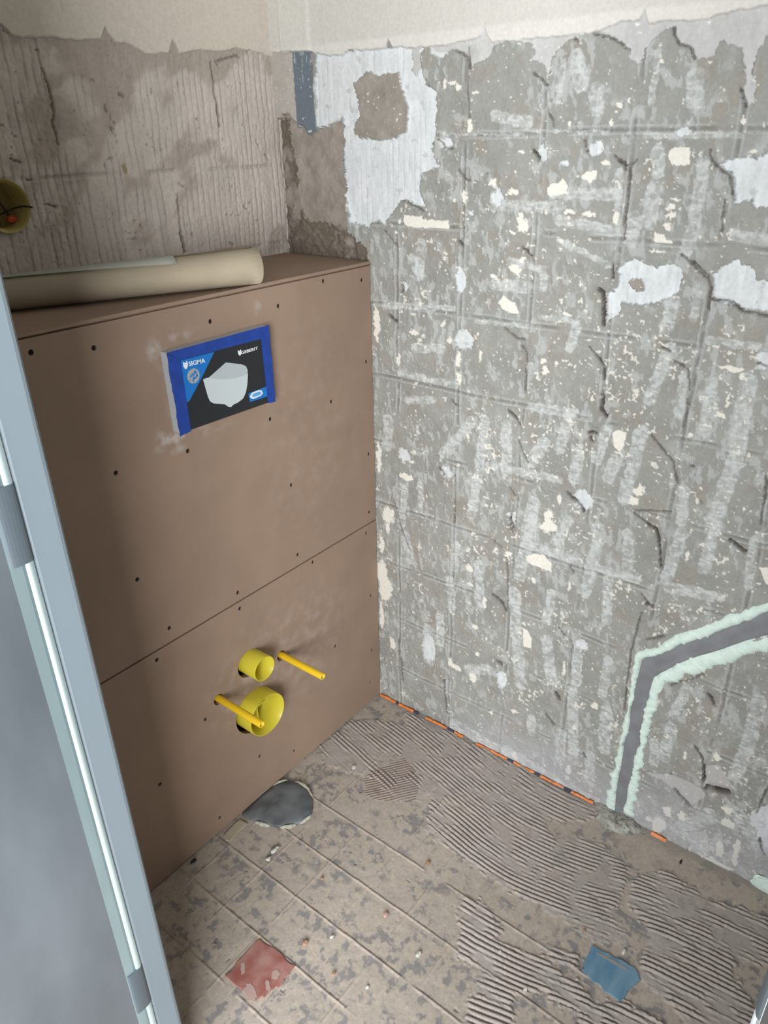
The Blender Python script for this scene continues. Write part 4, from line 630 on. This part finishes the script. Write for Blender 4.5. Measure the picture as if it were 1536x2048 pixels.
# orange sealing strip along the wall foot
om2 = mat('orange_tape', lin('dd7d3a'), .5); dm2 = mat('navy_tape', lin('4d4e63'), .6)
segs = [(.003, .055), (.064, .112), (.150, .215), (.236, .262), (.300, .384), (.402, .456), (.470, .530), (.548, .600), (.730, .762)]
es = empty('sealing_strip', (-.006, -.3, 0)); tag(es, 'thin orange sealing strip showing in pieces along the foot of the right wall', 'sealing strip')
for a, b in segs:
    bmo = bmesh.new(); n = max(3, int((b - a) / .006)); 
    P = [(a + (b - a) * k / n, .0032 + rnd.uniform(-.0014, .0010)) for k in range(n + 1)]
    for (u0, t0), (u1, t1) in zip(P[:-1], P[1:]):
        vs = [(-.0105, -u0, -.002), (-.0105, -u1, -.002), (-.0062, -u1, t1), (-.0062, -u0, t0)]
        F4 = [bmo.verts.new(v) for v in vs] + [bmo.verts.new((v[0] + .003, v[1], v[2] - .001)) for v in vs]
        for f in ((0, 1, 2, 3), (7, 6, 5, 4), (0, 4, 5, 1), (1, 5, 6, 2), (2, 6, 7, 3), (3, 7, 4, 0)): bmo.faces.new([F4[i] for i in f])
    bmesh.ops.remove_doubles(bmo, verts=bmo.verts[:], dist=1e-5); obj('orange_band', bmo, om2, es)
for a, b in ((.056, .063), (.113, .128), (.216, .235), (.385, .401), (.457, .470), (.531, .547)):
    obj('navy_band', box(-.0105, -.005, -b, -a, -.002, .0028), dm2, es)

# ================================================================== things on the floor
# dark grey plug over the old drain, cut by the boxing
OV = [(-.498, -.004), (-.470, -.002), (-.430, -.002), (-.395, -.003), (-.372, -.014), (-.360, -.040), (-.361, -.070), (-.374, -.099), (-.392, -.117), (-.412, -.125), (-.436, -.121), (-.458, -.106), (-.474, -.088), (-.487, -.056), (-.496, -.028)]
dc = empty('drain_plug', (-.43, -.06, 0)); tag(dc, 'dark grey oval plug over the old floor drain, half under the brown boxing', 'drain plug')
plug_m = mat('slate_plug', lin('4e5257'), .55, col2=lin('75797d'), vscale=22, bump=.2, bscale=60)
P = resample(OV + [OV[0]], 61)[:-1]; bm = bmesh.new(); cx0, cy0 = P.mean(0); rings = []
for k, (s_, z_) in enumerate(((1.0, -.002), (1.0, .0035), (.96, .0052), (.8, .0060), (.5, .0064), (.2, .0066))):
    rings.append([bm.verts.new((cx0 + (x - cx0) * s_, cy0 + (y - cy0) * s_, z_ + .0006 * math.sin(x * 60) * (k > 2))) for x, y in P])
for A_, B3 in zip(rings[:-1], rings[1:]):
    for k in range(60): bm.faces.new((A_[k], A_[(k + 1) % 60], B3[(k + 1) % 60], B3[k]))
bm.faces.new(rings[-1]); obj('disc', bm, plug_m, dc, True)
pf = mat('pale_foam', lin('aeac9d'), .85, var=.15, vscale=120, bump=.4, bscale=200, bdist=.002)
def rimfoam(i0, i1, wdt, seed, parts='foam_rim'):
    idx = np.linspace(i0, i1, 50); bm = bmesh.new(); V = []
    for j, t in enumerate(idx):
        i = int(math.floor(t)); f_ = t - i; q = P[i % 60] * (1 - f_) + P[(i + 1) % 60] * f_; nrm = (q - np.array([cx0, cy0])); nrm /= np.linalg.norm(nrm)
        e = math.sin(math.pi * j / 49) ** .5; ww = wdt * (.45 + 1.1 * float(fbm(np.array([j * 1.]), np.array([seed * 9.]), 5, seed, 3)[0])) * e + .0006
        V.append([bm.verts.new((q[0] + nrm[0] * o_, min(q[1] + nrm[1] * o_, -.001), z_)) for o_, z_ in ((-.0008, -.001), (.0, .0055 * e), (ww * .5, .0075 * e), (ww, .0035 * e), (ww * 1.15, -.002))])
    for a_, b_ in zip(V[:-1], V[1:]):
        for k in range(4): bm.faces.new((a_[k], b_[k], b_[k + 1], a_[k + 1]))
    obj(parts, bm, pf, dc, True)
N60 = lambda a: a * 60 / 1.0
rimfoam(13, 19, .006, 2); rimfoam(20, 30, .0065, 4); rimfoam(36, 41, .003, 3); rimfoam(42, 47, .0045, 5); rimfoam(50, 55, .005, 6)

def thin_tile(name, quad, m, label, cat, patches, dust_m, z=.0022, amp=.0025):
    root = empty(name, (sum(q[0] for q in quad) / len(quad), sum(q[1] for q in quad) / len(quad), 0)); tag(root, label, cat)
    pts = []
    for a, b in zip(quad, quad[1:] + quad[:1]): pts += ragged(a, b, amp, 8)[:-1]
    obj('tile_face', prism(pts, -.002, z, XY), m, root)
    for c, rx, ry, an in patches:
        n = 26; o_ = [(c[0] + math.cos(an) * rx * math.cos(t) * k_ - math.sin(an) * ry * math.sin(t) * k_, c[1] + math.sin(an) * rx * math.cos(t) * k_ + math.cos(an) * ry * math.sin(t) * k_) for t, k_ in ((2 * math.pi * i / n, rnd.uniform(.75, 1.15)) for i in range(n))]
        obj('dust_patch', prism(o_, z - .0004, z + .0005, XY), dust_m, root)
    return root
red_m = mat('red_tile', lin('8f5149'), .5, col2=lin('a98078'), vscale=28, bump=.1); redd = mat('pink_dust', lin('ac938b'), .9, bump=.3)
thin_tile('floor_tile', [(-.671, -.240), (-.669, -.329), (-.705, -.331), (-.748, -.318), (-.756, -.243)], red_m, 'dark red floor tile showing through the dust near the door frame', 'tile', [((-.700, -.312), .009, .007, .3), ((-.727, -.257), .012, .004, .8), ((-.722, -.315), .012, .004, 1.0), ((-.748, -.300), .018, .010, 1.2)], redd)
blue_t = mat('blue_tile', lin('5e88a3'), .55, col2=lin('7d9db1'), vscale=45, aniso=(.3, 1, 1), bump=.1); bld = mat('grey_dust', lin('9c948c'), .9, bump=.3)
thin_tile('floor_tile', [(-.312, -.733), (-.306, -.812), (-.318, -.825), (-.371, -.812), (-.376, -.800), (-.366, -.738)], blue_t, 'steel blue floor tile showing through the combed adhesive on the right', 'tile', [((-.318, -.775), .003, .03, .05)], bld)
sm1 = prism(ragged((-.292, -.742), (-.296, -.768), .002, 5) + ragged((-.303, -.770), (-.300, -.740), .002, 5), -.001, .0022, XY)

# crumbs and chips
cm = [mat('plaster_crumb', lin('cfcbc2'), .9, bump=.3), mat('ochre_crumb', lin('a98464'), .9), mat('black_crumb', lin('26231f'), .8), mat('long_chip', lin('b3a894'), .9, bump=.3), mat('pink_crumb', lin('b8968a'), .9)]
info = ['w|pale plaster chip on the ridged adhesive near the corner', 'w|largest white plaster crumb on the floor in front of the drain plug', 'w|white plaster crumb just below the largest one, in front of the drain plug', 'o|brown crumb on the tiled floor midway between drain plug and red tile', 'p|pinkish crumb lying on a tile joint in the middle of the floor',
 'w|white crumb right of the red tile, on the bare floor towards the blue tile', 'b|dark stone chip on the shaded floor beside the brown boxing', 'o|small brown crumb just above the red tile', 'o|tan crumb at the border of the combed adhesive in mid floor', 'b|black crumb in the combed adhesive close to the right wall',
 'w|white crumb lying at the upper edge of the blue tile', 'w|tiny white crumb between adhesive ridges left of the blue tile', 'l|long beige chip lying beside the boxing, left of the drain plug', 'w|tiny pale crumb to the right of the red tile', 'o|tiny tan crumb low on the floor right of the red tile', 'w|tiny pale crumb at the left border of the combed adhesive', 'w|tiny pale crumb near the bottom edge of the picture', 'o|tiny tan crumb just left of and above the blue tile']
for i, (((x, y), r), s_) in enumerate(zip(DEBRIS, info)):
    k, lab = s_.split('|'); m_ = {'w': cm[0], 'o': cm[1], 'b': cm[2], 'l': cm[3], 'p': cm[4]}[k]
    sx = 1.0; sy = rnd.uniform(.5, .8); hz = min(r * .5, .004)
    if k == 'l': sx, sy = 1.0, 1.0
    nm = 'mortar_chip' if k == 'l' else 'crumb'
    if k == 'l':
        o = obj(nm, prism([tuple(q) for q in LONGCHIP], .0, .004, XY), m_)
    else: o = lump(nm, x, y, hz * .7, r * sx, r * sy, hz, m_, i + 3, None, .5, 2)
    tag(o, lab, 'chip' if k == 'l' else 'crumb', 'crumbs of plaster and mortar on the floor')
